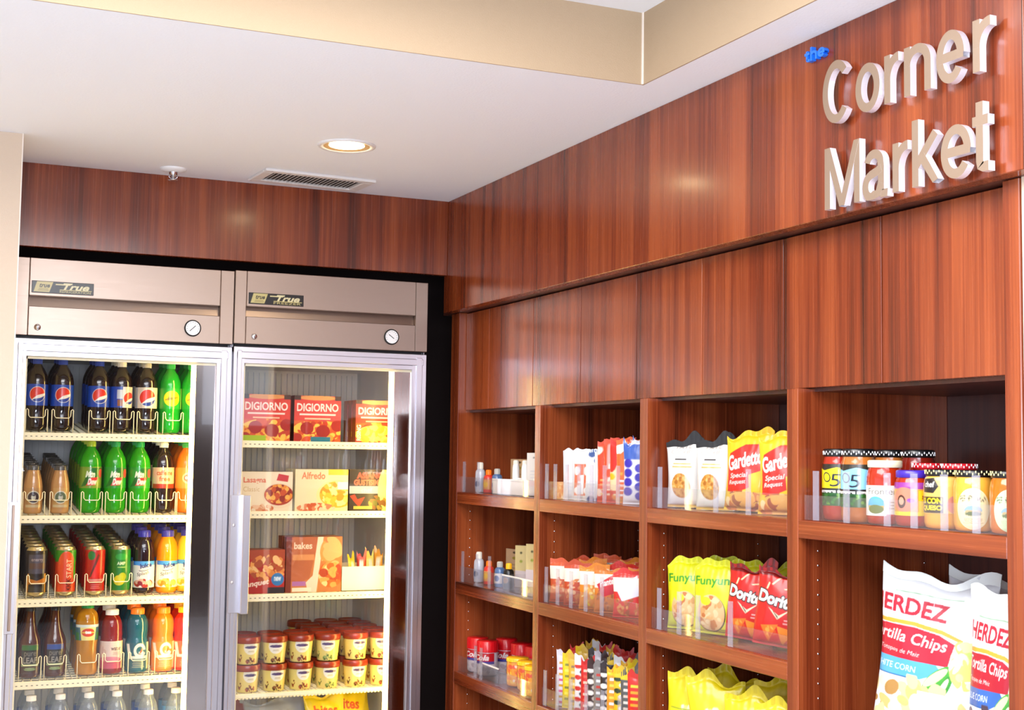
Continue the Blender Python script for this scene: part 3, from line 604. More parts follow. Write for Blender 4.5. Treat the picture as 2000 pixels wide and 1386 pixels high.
def tea(band):
    cv = CV(.056, .102, '17130f', 90); cv.rect(0, .80, 1, .97, band).rect(0, .97, 1, 1, '6a4a3a').text('pure', .18, .54, .82, .74, '8a8478', off=0).text('LEAF', .12, .36, .88, .56, 'a09a8a', off=.02).rect(0, .26, 1, .33, '9ab87a').rect(.1, .30, .9, .31, 'e0ecc8')
    cv.rect(0, 0, 1, .26, '4a2410').ell(.5, .16, .34, .1, '5a7a34').lines(.2, .12, .8, .22, 2, 'b8c890'); return bottle('tea_bottle', TEA, 'tea_glass', ('lid_black', .0145, .208, .221), (cv, .014, .106))
te1 = tea('2c6a24'); te2 = tea('24489a')
column(te1, -1.361, SH[3], 4, .076, 'brown glass tea bottle with green-banded black label', 'brown tea bottles on the fourth shelf')
column(te2, -1.285, SH[3], 4, .076, 'brown glass tea bottle with blue-banded black label', 'brown tea bottles on the fourth shelf')
LIP = [(.028, 0), (.0345, .004), (.0365, .014), (.0365, .030), (.0345, .055), (.033, .075), (.034, .095), (.0365, .112), (.0368, .160), (.0350, .175), (.0345, .182), (.031, .196), (.022, .206), (.0175, .210), (.0170, .214)]
cv = CV(.095, .055, '3a6a7a', 84); cv.poly([(.28, 0), (.72, 0), (.78, .9), (.22, .9)], 'ece28a').rect(0, .82, 1, 1, 'dce8e0').ell(.5, .5, .22, .15, 'd8401c').ell(.5, .5, .24, .03, 'e8c24a').text('tea', .40, .42, .60, .62, 'ffffff', off=.04).rect(0, 0, .2, .5, '3c7a2a').rect(.8, 0, 1, .5, '3c7a2a')
lip = bottle('tea_bottle', LIP, 'tea_yellow', ('cap_green', .019, .212, .228), (cv, .112, .162, '3a6a7a'))
column(lip, -1.186, SH[3], 3, .078, 'clear yellow iced tea with green cap on the fourth shelf', 'iced tea bottles on the fourth shelf')
VIT = [(.028, 0), (.0350, .004), (.0362, .012), (.0362, .105), (.034, .112), (.0352, .122), (.0335, .140), (.034, .150), (.031, .168), (.024, .182), (.0185, .188), (.018, .190)]
cv = CV(.09, .090, 'e2ccc2', 84); cv.rect(0, 0, 1, .36, 'c8506a').ell(.4, .35, .4, .09, 'd8849a').text('water', .44, .66, .82, .80, '5a4048', off=.03).lines(.5, .5, .8, .62, 3, 'a08088', .4).rect(.86, 0, 1, 1, 'e6d2a0').text('b', .1, .5, .28, .8, 'd0b0a8', off=.05)
vit = bottle('flavored_water_bottle', VIT, 'pink_water', ('cap_white', .0205, .188, .206), (cv, .018, .106, 'e2ccc2'))
column(vit, -1.108, SH[3], 3, .078, 'dark pink drink with wide white cap on fourth shelf', 'flavored water bottles on the fourth shelf')
SPO = [(.029, 0), (.0360, .004), (.0372, .014), (.0372, .090), (.0365, .100), (.033, .112), (.0330, .120), (.0355, .135), (.0355, .150), (.034, .165), (.028, .180), (.0205, .188), (.020, .190)]
def sport(liq, base, cap, g='e9e6dc'):
    cv = CV(.1, .086, base, 84); cv.poly([(.08, .95), (.2, .95), (.28, .5), (.8, .5), (.8, .4), (.2, .4)], g); cv.ell(.56, .70, .20, .23, g).ell(.56, .70, .12, .13, base).rect(.56, .62, .80, .72, base).rect(.52, .58, .70, .66, g).poly([(.52, .56), (.64, .82), (.62, .64)], 'e0481a').rect(.82, 0, 1, 1, 'efe6b8').lines(.3, .06, .74, .32, 4, 'a8a48a', .4)
    return bottle('sports_drink_bottle', SPO, liq, (cap, .0215, .188, .208), (cv, .012, .098))
sp1 = sport('teal', '0f5a6c', 'cap_orange'); sp2 = sport('orange_sport', 'e88424', 'cap_orange'); sp3 = sport('red_sport', 'e85a34', 'cap_yellow')
g6 = 'sports drinks on the fourth shelf'
column(sp1, -1.027, SH[3], 4, .078, 'teal sports drink with orange cap on the fourth shelf', g6)
column(sp2, -.943, SH[3], 4, .078, 'orange sports drink with orange cap on the fourth shelf', g6)
column(sp3, -.872, SH[3], 4, .078, 'red sports drink with yellow-orange cap at the lamp post', g6)
WAT = [(.026, 0), (.031, .004), (.032, .02), (.0305, .06), (.032, .075), (.032, .135), (.031, .150), (.024, .172), (.0145, .190), (.013, .196)]
cv = CV(.2, .058, '1c3f8a', 90); cv.rect(0, .5, 1, 1, '2a5cb0').text('spring', .38, .32, .62, .72, 'cfe4f6', off=.04).food(.2, .5, .1, .3, ['9cc8f0', '5a9ae0'], 14, .05, 2).food(.8, .5, .1, .3, ['9cc8f0', '5a9ae0'], 14, .05, 3)
wat = bottle('water_bottle', WAT, 'clear_pet', ('cap_white', .0150, .192, .209), (cv, .078, .134))
cv2 = CV(.2, .058, '7ab8e0', 90); cv2.ell(.5, .55, .14, .1, '3a9ad8').text('pure', .4, .4, .6, .75, 'f2f8ff', off=.04).rect(0, 0, 1, .15, 'ffffff')
wat2 = bottle('water_bottle', WAT, 'clear_pet', ('cap_white', .0150, .192, .209), (cv2, .078, .134))
g7 = 'water bottles on the lowest visible shelf'
for x, s_, rr in ((-1.350, 'clear water bottle with white cap, first lane from beige wall', wat), (-1.261, 'clear water bottle with white cap, second lane from beige wall', wat), (-1.172, 'clear water bottle with white cap, third lane from beige wall', wat), (-1.084, 'clear water bottle with white cap, fourth lane from beige wall', wat), (-.984, 'clear water bottle with white cap, fifth lane from beige wall', wat), (-.895, 'clear water bottle with pale blue label beside the lamp post', wat2)):
    column(rr, x, SH[4], 3, .072, s_, g7, r=.032)
#PART3
# ================================================================ frozen food
def carton(name, w_, h, d, cv, side, cat='box', mat='card'):
    """a printed carton standing on its edge, its front at y = 0"""
    b = MB(); c_ = lin(side)
    b.paint(lambda u, v: ((u - .5) * w_, 0, v * h), cv, mat)
    V = [(-w_ / 2, 0, 0), (w_ / 2, 0, 0), (w_ / 2, d, 0), (-w_ / 2, d, 0), (-w_ / 2, 0, h), (w_ / 2, 0, h), (w_ / 2, d, h), (-w_ / 2, d, h)]
    b.add(V, [(0, 3, 2, 1), (4, 5, 6, 7), (1, 2, 6, 5), (2, 3, 7, 6), (3, 0, 4, 7)], mat, cols=[c_] * 8)
    b.add([(-w_ / 2 + .004, d * .5 - .001, h), (w_ / 2 - .004, d * .5 - .001, h), (w_ / 2 - .004, d * .5 + .001, h + .0006), (-w_ / 2 + .004, d * .5 + .001, h + .0006)], [(0, 1, 2, 3)], mat, cols=[lin('8a7a68')] * 4)
    o = b.build(name); tag(o, '', cat); return o
def pizza_art(c, kind):
    c.ell(.5, .62, .62, .62 * 1.05, 'd8382a').ell(.5, 1.02, .48, .12, 'c8341c').ell(.5, .95, .40, .05, 'e8a05a').rect(0, .9, .14, 1, '3a2418').rect(.86, .9, 1, 1, '3a2418')
    c.text('DIGIORNO', .06, .66, .94, .83, 'fbeee6', off=.02).lines(.08, .57, .92, .62, 1, 'f6e4da', .7).lines(.2, .48, .8, .53, 1, 'f0c8a0', .6)
    c.rect(0, 0, 1, .46, 'd8601c').food(.5, .22, .56, .26, ['f0a030', 'f6c850', 'd8501c', 'c03818'], 90, .09, kind); c.ell(.28, .30, .14, .13, 'a81c10').ell(.62, .24, .15, .13, 'a01a0e').ell(.92, .36, .13, .12, 'a81c10').ell(.08, .10, .10, .09, 'b0240f')
    return c
cvp = pizza_art(CV(.168, .162, 'd8382a', 120), 3); cvp.rect(.02, 0, .5, .13, 'a8c81c'); bx1 = carton('frozen_pizza_box', .168, .162, .045, cvp, '6a1a10')
cvp = pizza_art(CV(.168, .162, 'd8382a', 120), 5); cvp.rect(.36, 0, .78, .12, '1a7a96'); bx2 = carton('frozen_pizza_box', .168, .162, .045, cvp, '4a1410')
cvp = pizza_art(CV(.168, .152, 'e0583a', 120), 8); cvp.food(.5, .2, .5, .22, ['ffe070', 'ffd040', 'f8b020'], 70, .1, 7).text('RISING', .03, .06, .12, .42, 'ffffff', 90); bx3 = carton('frozen_pizza_box', .168, .152, .045, cvp, 'b05a20')
gp = 'frozen pizza boxes on the top freezer shelf'
for bx, x, t_ in ((bx1, -.619, 'red pizza box with lime green corner panel'), (bx2, -.437, 'red pizza box with blue corner panel'), (bx3, -.214, 'red and yellow pizza box nearest the lamp post')):
    for k in range(3): put(bx, x - .0 * k, .10 + .05 * k, FS[0], 0, f'{t_}, {ORD[k]} of its row', gp)
cm = CV(.18, .135, 'ecdcc0', 120); cm.text('Lasagna', .05, .68, .48, .86, 'd8583a', off=.02).text('Classic', .05, .50, .36, .62, 'c8a878', off=.0).poly([(.68, .78), (.72, .95), (.92, .90), (.90, .74)], 'c02430').ell(.74, .40, .32, .24, 'e8d4b8').ell(.73, .42, .28, .20, 'a8301a').food(.73, .44, .27, .24, ['e08a30', 'f0b050', 'c04a1c', '8a1c10'], 70, .07, 2).food(.3, .08, .34, .12, ['d8946a', 'c8683a', 'e8c0a0'], 30, .06, 9)
m1 = carton('frozen_meal_box', .18, .135, .04, cm, 'd8c8a8')
cm = CV(.19, .145, 'e8dcb4', 120); cm.text('Alfredo', .12, .76, .56, .93, 'e0784a', off=.02).rect(.62, .86, 1, 1, 'e8cc40').ell(.8, .38, .40, .28, 'f0e0a0').ell(.80, .40, .34, .24, 'e8b42a').food(.8, .42, .33, .3, ['f6dc60', 'f0c030', 'fff09a', 'd8961c'], 70, .07, 5).food(.4, .08, .36, .12, ['d8845a', 'c8582a', 'f0d0b0'], 34, .06, 3).rect(.80, .52, 1, .70, 'd8dce8')
m2 = carton('frozen_meal_box', .19, .145, .04, cm, 'd8cfa8')
cm = CV(.17, .145, '241a14', 120); cm.text('ASIANO', .16, .78, .74, .93, 'e8503c', off=.05).text('GUSTISIMO', .10, .62, .74, .76, 'e06a50', off=.05).rect(0, .42, .8, .60, 'a8b0b8').text('chef', .26, .45, .5, .56, 'd0d8d0', off=.02).poly([(.02, .36), (.12, .40), (.18, .28), (.34, .34), (.30, .26), (.22, .10), (.12, .22)], 'e0341c').ell(.98, .5, .36, .62, 'f2e68a').food(.62, .2, .2, .18, ['6a6a1c', 'a88a2a', '8a5a1c'], 30, .07, 4).rect(.1, .05, .5, .12, 'c8b848')
m3 = carton('frozen_meal_box', .17, .145, .04, cm, '1c1410')
gm = 'frozen meal boxes on the second freezer shelf'
for bx, x, t_ in ((m1, -.610, 'cream frozen meal box showing a red lasagna slice'), (m2, -.416, 'cream frozen meal box showing a plate of yellow pasta'), (m3, -.231, 'black frozen meal box with red lettering'),):
    for k in range(3): put(bx, x, .10 + .045 * k, FS[1], 0, f'{t_}, {ORD[k]} of its row', gm)
cm = CV(.155, .148, 'b01c14', 110); cm.rect(0, .78, 1, 1, 'a8401c').food(.62, .58, .42, .32, ['e8a050', 'd8823a', 'f0c080', 'a84a1c'], 60, .09, 3).text('Banquet', .04, .14, .66, .30, 'f6e0d0', 8, .25, .03).ell(.84, .32, .14, .14, '2a78b8').text('new', .76, .28, .92, .38, 'e0f0ff', off=.03).rect(.62, 0, 1, .14, '1c1a2a')
m4 = carton('frozen_meal_box', .155, .148, .04, cm, '8a2414')
cm = CV(.20, .190, 'c87840', 130); cm.poly([(.10, 1), (.58, 1), (.42, .25), (.30, .2), (.1, .2)], 'b8643c').poly([(.56, 1), (.66, 1), (.55, 0), (.40, 0), (.36, .18), (.48, .3)], 'f0dcc0').rect(0, 0, .10, 1, '7a2c10').rect(.12, .58, .50, .68, 'd89058').food(.80, .72, .20, .28, ['f0b470', 'e89a4a', 'd8803a'], 22, .16, 2).food(.80, .32, .22, .24, ['b8401c', 'f0a850', 'd8641c', 'f6d090'], 40, .09, 7).rect(.12, .12, .36, .2, 'b070b0').rect(.12, .02, .46, .09, 'f6ecd0').text('bakes', .14, .78, .46, .90, 'f4dcc0', off=.02)
m5 = carton('frozen_sandwich_box', .20, .190, .05, cm, '7a2c10')
gx = 'boxes on the third freezer shelf'
for k in range(2): put(m4, -.618, .10 + .05 * k, FS[2], 0, f'red frozen dinner box with blue round badge, {ORD[k]}', gx)
for k in range(2): put(m5, -.437, .10 + .06 * k, FS[2], 0, f'tall brown box showing filled pastries, {ORD[k]}', gx)
# open cream tray of wrapped snacks beside it
t = thing('snack_tray', 'cream open carton of wrapped snacks beside the tall brown box', 'box', (-.245, .19, Z(FS[2])))
b = MB(); tw, td, th_ = .093, .09, .085
for x0, x1, y0, y1 in ((-tw, tw, -td, -td + .002), (-tw, tw, td - .002, td), (-tw, -tw + .002, -td, td), (tw - .002, tw, -td, td)): b.box(x0, x1, y0, y1, 0, th_, 'cream')
b.box(-tw, tw, -td, td, 0, .002, 'cream'); b.build('carton', t)
# ---- bags
def bag(name, w_, h, t_, cv, back, cat='bag', seed=1, fold=.25, mat='foil', crimp=None, cr=.07, full=.42, jag=.012, side=.0):
    """a filled foil bag standing on its base: puffed front and back sewn to flat crimped ends"""
    R = random.Random(seed); ph = [R.uniform(0, 6) for _ in range(8)]
    def W(v): return w_ * (1 - .055 * math.sin(PI * v) + .02 * math.sin(7 * v + ph[0]))
    def P(u, v, s):
        e = 2 * u - 1; vv = min(max((v - .035) / (1 - cr - .035), 0), 1)
        puff = (math.sin(PI * vv ** (.72 if full < .5 else 1)) ** .55 if 0 < vv < 1 else 0) * max(1 - abs(e) ** 2.4, 0) ** .6
        edge = min(1, 3.2 * (1 - abs(e))) * (.3 + .7 * abs(math.sin(PI * v)))
        wr = (math.sin(9 * e + 13 * v + ph[1]) * .35 + math.sin(23 * v + 5 * e + ph[2]) * .22 + math.sin(17 * e - 9 * v + ph[3]) * .22) * .05 * edge + math.sin(26 * e + ph[4]) * .03 * (max(0, v - .72) * 3)
        y = s * (t_ / 2) * (puff + wr * .9) + fold * .05 * max(0, v - .82) * math.sin(3 * e + ph[5])
        z = h * v + (jag * math.sin(2.6 * e + ph[6]) + jag * .6 * math.sin(6 * e + ph[7])) * max(0, v - .86) / .14
        return (e * W(v) / 2, y, z)
    b = MB(); b.paint(lambda u, v: P(u, v, -1), cv, mat); n, m_ = 18, 22; bc = tuple(q * .8 for q in lin(back)); V = []
    for j in range(m_):
        for i in range(n): V.append(P(i / (n - 1), j / (m_ - 1), 1))
    b.add(V, [(j * n + i, (j + 1) * n + i, (j + 1) * n + i + 1, j * n + i + 1) for j in range(m_ - 1) for i in range(n - 1)], mat, True, [bc] * len(V))
    ymin = 0
    if crimp:
        T = thing(name, '', cat); b.build('pouch', T); g = MB(); V = []; cc = lin(crimp)
        for j in range(5):
            for i in range(24):
                x, y, z = P(i / 23, 1 - cr + cr * j / 4, -1); V.append((x, y - .0012, z + (.004 if j == 4 else 0)))
        k = [(j * 24 + i, j * 24 + i + 1, (j + 1) * 24 + i + 1, (j + 1) * 24 + i) for j in range(4) for i in range(23)]
        V2 = [(x, y + .0024, z) for x, y, z in V]; g.add(V, k, mat, True, [cc] * len(V)); g.add(V2, [f[::-1] for f in k], mat, True, [cc] * len(V)); g.build('top_seal', T); return T
    o = b.build(name); tag(o, '', cat); return o
yb = CV(.16, .2, 'f2d818', 90); yb.food(.5, .3, .4, .2, ['f0a020', 'e88a18', 'ffe060'], 40, .1, 3).text('bites', .2, .62, .8, .8, 'd8501c', off=.03).ell(.5, .5, .1, .05, 'd83a1c')
fb = bag('frozen_snack_bag', .15, .215, .05, yb, 'e8c814', seed=4)
gf = 'yellow bags at the bottom of the freezer'
for x, y, t_, tl in ((-.36, .14, 'yellow frozen snack bag, leftmost of three under the toothed rail', .0), (-.275, .205, 'yellow frozen snack bag, middle of three under the toothed rail', .1), (-.215, .27, 'yellow frozen snack bag beside the freezer lamp post', -.1)):
    put(fb, x, y, FS[4], .12, t_, gf, (-.25, tl))
ib = CV(.3, .2, 'b8c0c8', 60); ib.rect(0, .1, .14, 1, '8a3018').rect(.04, 0, .2, .4, '3a6ab0').food(.6, .4, .4, .4, ['a0a8b0', 'c8d0d8', '8a9098'], 60, .1, 3)
ic = bag('frozen_food_bag', .26, .20, .07, ib, 'b0b8c0', seed=9, mat='foil'); put(ic, -.55, .16, FS[4], 0, 'clear grey plastic bag at the bottom of the freezer', None, (-.3, 0))
for i, (x, a, c_) in enumerate(((-.30, .5, 'f0c81c'), (-.265, -.3, 'c83c18'), (-.225, .2, 'f6e070'), (-.195, -.6, 'e8a020'))):
    wv = CV(.09, .035, c_, 30); wv.rect(.3, .3, .7, .7, 'f6efe0'); o = bag('wrapped_snack', .035, .11, .016, wv, c_, cat='snack', seed=20 + i, cr=.1)
    put(o, x + .02, .15 + .015 * i, FS[2] + .012 + .003 * i, a, ['yellow wrapped snack in the cream tray', 'red wrapped snack in the cream tray', 'pale wrapped snack in the cream tray', 'orange wrapped snack in the cream tray'][i], 'wrapped snacks in the freezer tray', (-.12, 0))
# ---- ice cream pints
def pint(blob):
    T = thing('ice_cream_tub', '', 'tub'); P = [(.0345, 0), (.0355, .001), (.0425, .078)]; rf = interp(P); cv = CV(2 * PI * .039, .078, 'ecd87c', 140, 2)
    cv.ell(.5, .74, .10, .10, 'f6f2e2').ell(.5, .74, .085, .02, '5a4a8a').text('dreamery', .43, .70, .57, .79, '3c3428', shear=.2, off=.01).lines(.45, .52, .55, .6, 2, 'b0a060', .4).food(.5, .16, .075, .17, blob, 22, .022, 4).food(.34, .3, .03, .2, blob, 6, .02, 5).rect(0, .955, 1, 1, 'd8a060')
    b = MB(); b.lathe([(0, 0), (.0345, 0)], 'cream', 28); b.paint(lambda u, v: (lambda z, a: (rf(z) * math.sin(a), -rf(z) * math.cos(a), z))(.078 * v, (u - .5) * 2 * PI), cv, 'gloss_label'); b.build('cup', T)
    MB().lathe([(.0430, .070), (.0452, .071), (.0455, .084), (.0445, .086), (.0440, .0905), (.0425, .0915), (.041, .0885), (0, .0885)], 'lid_brown', 32).build('lid', T); return T
p1 = pint(['3a1c10', '5a2a14', '8a4a20']); p2 = pint(['8a3018', 'a8481c', '6a2010']); p3 = pint(['3a5a20', '6a8a3a', '9ab060'])
gi = 'ice cream tubs on the fourth freezer shelf'
cols_ = [(-.655, p2), (-.562, p1), (-.470, p2), (-.374, p3), (-.272, p1), (-.178, p2)]
cn = ['first', 'second', 'third', 'fourth', 'fifth', 'last']
for i, (x, p_) in enumerate(cols_):
    for r_i in range(5):
        nl = 2
        if i < 3 and r_i > 1: continue
        for lv in range(nl):
            put(p_, x + .006 * (r_i % 2), .128 + .094 * r_i, FS[3] + .0935 * lv, (random.random() - .5) * .5, f'cream ice cream tub, brown lid, {cn[i]} column from handle, {ORD[r_i]}, {["lower", "upper", "topmost"][lv]} tier', gi)
# ================================================================ built-in shelving
XS, XD, XB = .0411, .0677, .46
S_ = thing('shelving_unit', 'reddish wood built-in shelving with doors above open snack shelves', 'shelving', (0, 0, 0))
DV = [(.052, -.024), (-.677, -.716), (-1.343, -1.384), (-2.011, -2.052), (-2.673, -2.713)]
for i, (a, b_) in enumerate(DV):
    g = MB(); top = .506 if i in (0, 4) else .156; g.box(XS, XB, b_, a, 0, Z(top), 'wood_v', .0012)
    if i < 4:
        for xx in (.0945, .39):
            z = -.20
            while z > -1.2:
                g.lathe([(0, b_ - .0012), (.0020, b_ - .0012), (.0025, b_ - .0002)][::-1], 'chrome', 8, xx, Z(z), axis='y'); z -= .032
    g.build('upright', S_)
MB().box(XB, XB + .012, -2.713, .052, 0, Z(.5), 'wood_shaded').build('back_panel', S_)
MB().box(XD + .019, XB, -2.672, -.025, Z(.150), Z(.168), 'wood_shaded').build('underside_panel', S_)
MB().box(XS + .03, XB, -2.672, -.025, 0, .1, 'wood_v').build('plinth', S_)
SM = [-.026, -.237, -.598, -.935, -1.274, -1.612, -1.962, -2.305, -2.6715]
for a, b_ in zip(SM, SM[1:]): MB().box(XD, XD + .018, b_ + .0018, a - .0018, Z(.158), Z(.503), 'wood_v', .0008).build('door', S_)
Z1, Z2, Z3 = -.1326, -.446, -.757
BAY = [(-.0245, -.6765), (-.7165, -1.3425), (-1.3845, -2.0105), (-2.0525, -2.6725)]
for i, (a, b_) in enumerate(BAY):
    for z in ([Z1, Z2, Z3, -1.07] if i < 3 else [Z1, -.595, -1.0]):
        MB().box(XS + .0005, XB - .001, b_, a, Z(z - .039), Z(z), 'wood_h', .0012).build('shelf', S_)
# ---- clear acrylic trays with upright fins
def acrylic(a, b_, z, fins, lab, hf=.108, lip=.055):
    T = thing('acrylic_divider', lab, 'display tray', (.055, 0, Z(z)), 0, 'clear acrylic dividers on the shelves')
    MB().box(0, .0025, b_ + .004, a - .004, .0015, lip, 'acrylic').build('front_lip', T)
    for y in fins:
        g = MB(); g.box(-.0022, -.0002, y - .010, y + .010, .0015, hf, 'acrylic_edge'); g.box(.0027, .006, y - .001, y + .001, .0015, hf, 'acrylic'); g.build('fin', T)
    return T
acrylic(*BAY[3], Z1, [-2.10, -2.205, -2.335, -2.415, -2.50, -2.585], 'clear acrylic divider tray holding the dip jars')
acrylic(*BAY[2], Z1, [-1.43, -1.565, -1.70, -1.84], 'clear acrylic divider tray holding cookie and snack mix bags')
acrylic(*BAY[2], Z2, [-1.43, -1.53, -1.62, -1.765], 'clear acrylic divider tray holding green-yellow and red bags')
acrylic(*BAY[1], Z1, [-.74, -.80, -.88, -.96, -1.04, -1.12, -1.20], 'clear acrylic divider tray holding candy sleeves')
acrylic(*BAY[1], Z2, [-.745, -.825, -.915, -1.01, -1.11], 'clear acrylic divider tray holding small nut pouches')
acrylic(*BAY[1], Z3, [-.745, -.83, -.92, -1.02, -1.12, -1.22], 'clear acrylic divider tray holding candy bars')
acrylic(*BAY[0], Z1, [-.06, -.19], 'clear acrylic divider tray with toiletries, upper shelf')
acrylic(*BAY[0], Z2, [-.06, -.19, -.30], 'clear acrylic divider tray with toiletries, middle shelf')
acrylic(*BAY[0], Z3, [-.19, -.24], 'clear acrylic divider tray with red-lidded jars')
# ---- jars (fronts turned toward the aisle)
RZ = -PI / 2 + .78
JAR = [(.028, 0), (.0345, .004), (.037, .014), (.0372, .096), (.035, .110), (.0325, .118), (.0325, .124)]
def jar(liq, lid, cvs, h=1, rs=1, lidh=.014, dots=None):
    T = thing('glass_jar', '', 'jar'); P = [(r * rs, z * h) for r, z in JAR]; rf = interp(P); MB().lathe([(0, 0)] + P, liq, 26).build('body', T)
    if cvs: cv, z0, z1 = cvs; MB().paint(cyl(rf, cv.w, z0, z1), cv, 'gloss_label').build('label', T)
    g = MB(); z0 = .120 * h; rl = .0345 * rs; g.lathe([(rl - .001, z0 - .001), (rl, z0), (rl, z0 + lidh - .002), (rl - .003, z0 + lidh), (0, z0 + lidh)], lid, 30)
    if dots:
        for k in range(0, 40): a = 2 * PI * k / 40; g.box(rl * math.sin(a) - .001, rl * math.sin(a) + .001, -rl * math.cos(a) - .001, -rl * math.cos(a) + .001, z0 + .003 + .004 * (k % 2), z0 + .007 + .004 * (k % 2), dots)
    g.build('lid', T); return T
def salsa_art(top, bot):
    c_ = CV(.10, .098, top, 110); c_.poly([(0, .90), (0, 1), (1, 1), (1, .92), (.8, .86), (.5, .92), (.2, .84)], '2a2418'); c_.rect(0, 0, 1, .36, '1c5a1c').rect(0, .36, 1, .42, '1a1a14').rect(0, .31, 1, .37, 'f0f0e8').text('5', .34, .46, .58, .76, '1a1c28', shear=.1, off=.0).ell(.26, .68, .10, .12, '1a1c28', 20).ell(.26, .68, .075, .09, top, 20).text('salsa', .12, .31, .88, .37, '1a1a14', off=0).food(.5, .16, .5, .14, ['2c7a20', '184a14', '6a9a30'], 30, .05, 3)
    return c_
j1 = jar('salsa_red', 'lid_black', (salsa_art('f0e010', 0), .032, .122), 1.16, .98, .016, 'white'); j2 = jar('salsa_tan', 'lid_black', (salsa_art('8ed0ee', 0), .032, .122), 1.16, 1.0, .016, 'white')
j2b = jar('salsa_tan', 'lid_black', None, 1.16, 1.0, .016, 'white'); j2c = jar('salsa_dark', 'lid_black', None, 1.16, 1.0, .016, 'white')
c_ = CV(.10, .062, 'f0ece0', 110); c_.text('Frontera', .16, .70, .86, .90, '4a4438', off=.0).ell(.34, .36, .20, .17, '5ab0d0').rect(.16, .18, .52, .34, 'c8a83a').ell(.34, .22, .17, .09, '6a7a2c').lines(.6, .2, .9, .5, 3, 'c8b8a8').rect(.56, 0, 1, .06, 'c83a2a')
j3 = jar('salsa_red', 'lid_white', (c_, .018, .080), .98, 1.02)
c_ = CV(.11, .066, 'e8a030', 110); c_.rect(0, .80, 1, 1, '9a3a9a').ell(.35, .48, .25, .22, 'e8886a').ell(.30, .42, .09, .12, '4a2a20').ell(.30, .44, .055, .07, 'd8a080').ell(.48, .46, .07, .04, '9a4ab0').rect(.62, .1, 1, .75, 'f0d020').rect(0, 0, 1, .12, 'f4d81c').text('salsa', .68, .5, .96, .66, '9a2a1a', off=.03)
j4 = jar('salsa_red', 'lid_purple', (c_, .022, .088), .82, 1.0)
j5 = jar('salsa_dark', 'lid_red', None, .96, 1.0, .012, 'white')
c_ = CV(.105, .07, 'ecc060', 110); c_.poly([(.06, .94), (.34, .98), (.44, .75), (.34, .56), (.08, .58)], '241c1c').text('chef', .12, .72, .36, .88, 'e8e4dc', off=.02).rect(.02, .02, .52, .46, '3c2a10').text('SI CON', .06, .27, .50, .43, 'f2e010', off=.04).text('QUESO', .06, .07, .50, .23, 'f2e010', off=.04).ell(.72, .25, .14, .16, 'd89080')
j6 = jar('queso', 'lid_black', (c_, .030, .100), .86, 1.0, .012, 'gold')
def oval(bg, t2):
    c_ = CV(.062, .078, bg, 100); c_.text('El Pinto', .12, .68, .88, .82, '3c3c34', off=.0).ell(.5, .47, .26, .14, '8ab4c8').rect(.27, .40, .73, .47, 'c8b070').ell(.5, .38, .24, .07, '5a6a2a').lines(.2, .14, .8, .28, 3, t2, .4); return c_
def oval_jar(bg, t2, liq):
    T = jar(liq, 'lid_black', None, .86, 1.0, .012, 'gold'); cv = oval(bg, t2); rf = interp([(r, z * .86) for r, z in JAR]); S0 = cyl(rf, .062, .004, .082, .0012); g = MB()
    A = cv.done(); V = []; C_ = []; n, m_ = 56, 22
    for j in range(m_ + 1):
        for i in range(n):
            r = j / m_; a = 2 * PI * i / n; u, v = .5 + .5 * r * math.cos(a), .5 + .5 * r * math.sin(a); V.append(S0(u, v)); C_.append(tuple(A[min(int(v * A.shape[0]), A.shape[0] - 1), min(int(u * A.shape[1]), A.shape[1] - 1)]))
    g.add(V, [(j * n + i, (j + 1) * n + i, (j + 1) * n + (i + 1) % n, j * n + (i + 1) % n) for j in range(m_) for i in range(n)], 'gloss_label', True, C_); g.build('label', T); return T
j7 = oval_jar('f2e2ac', 'c8a878', 'queso'); j8 = oval_jar('cfe4b4', 'b8c890', 'amber')
gj = 'dip and salsa jars on the wide shelf'
for J, x, y, t_ in ((j1, .120, -2.094, 'tall red salsa jar with yellow label and black lid'), (j2, .104, -2.181, 'tall tan salsa jar with light blue label, front'), (j2b, .235, -2.125, 'tall tan salsa jar behind the cream-lidded jar'), (j2c, .235, -2.215, 'tall dark salsa jar behind the purple-lidded jar'),
                    (j3, .108, -2.262, 'red salsa jar with cream lid and white farm label'), (j4, .112, -2.345, 'red salsa jar with purple lid and orange portrait label'), (j5, .20, -2.29, 'dark jar with red speckled lid behind the purple lid'), (j5, .195, -2.385, 'dark jar with red speckled lid behind the yellow dip jar'),
                    (j6, .112, -2.432, 'yellow cheese dip jar with brown and yellow label'), (j7, .108, -2.520, 'golden dip jar with cream oval label'), (j8, .108, -2.615, 'amber dip jar with pale green oval label by end upright')):
    put(J, x, y, Z1, RZ, t_, gj)
# ---- bags on the shelves
RB = -PI / 2 + .62
cc = CV(.10, .165, 'f4f1ea', 110); cc.ell(.46, .33, .26, .30, 'd8983a').food(.46, .33, .25, .18, ['e0a850', 'c8842c', 'f0c070', 'b87020'], 60, .05, 3).text('TATE', .26, .86, .70, .93, '9a8a80', off=.0).text('COOKIES', .18, .78, .76, .84, 'c89a8a', off=.0).rect(.30, .70, .62, .72, '2a2020').lines(.2, .58, .8, .67, 2, 'e8b868', .5).rect(0, 0, 1, .05, 'e0b050').rect(.93, .05, .97, .9, 'e8c870').rect(0, .92, 1, .945, 'e8b040')
ck = bag('cookie_bag', .105, .178, .06, cc, 'e8e2d8', seed=3, crimp='17120f', cr=.10, full=.6)
gb = 'snack bags on the third bay upper shelf'
put(ck, .125, -1.445, Z1, RB, 'white cookie bag with black top, nearest the upright', gb, (.05, 0)); put(ck, .125, -1.585, Z1, RB - .06, 'white cookie bag with black top, beside the yellow bag', gb)
put(ck, .22, -1.455, Z1, RB, 'white cookie bag with black top, behind the frontmost one', gb)
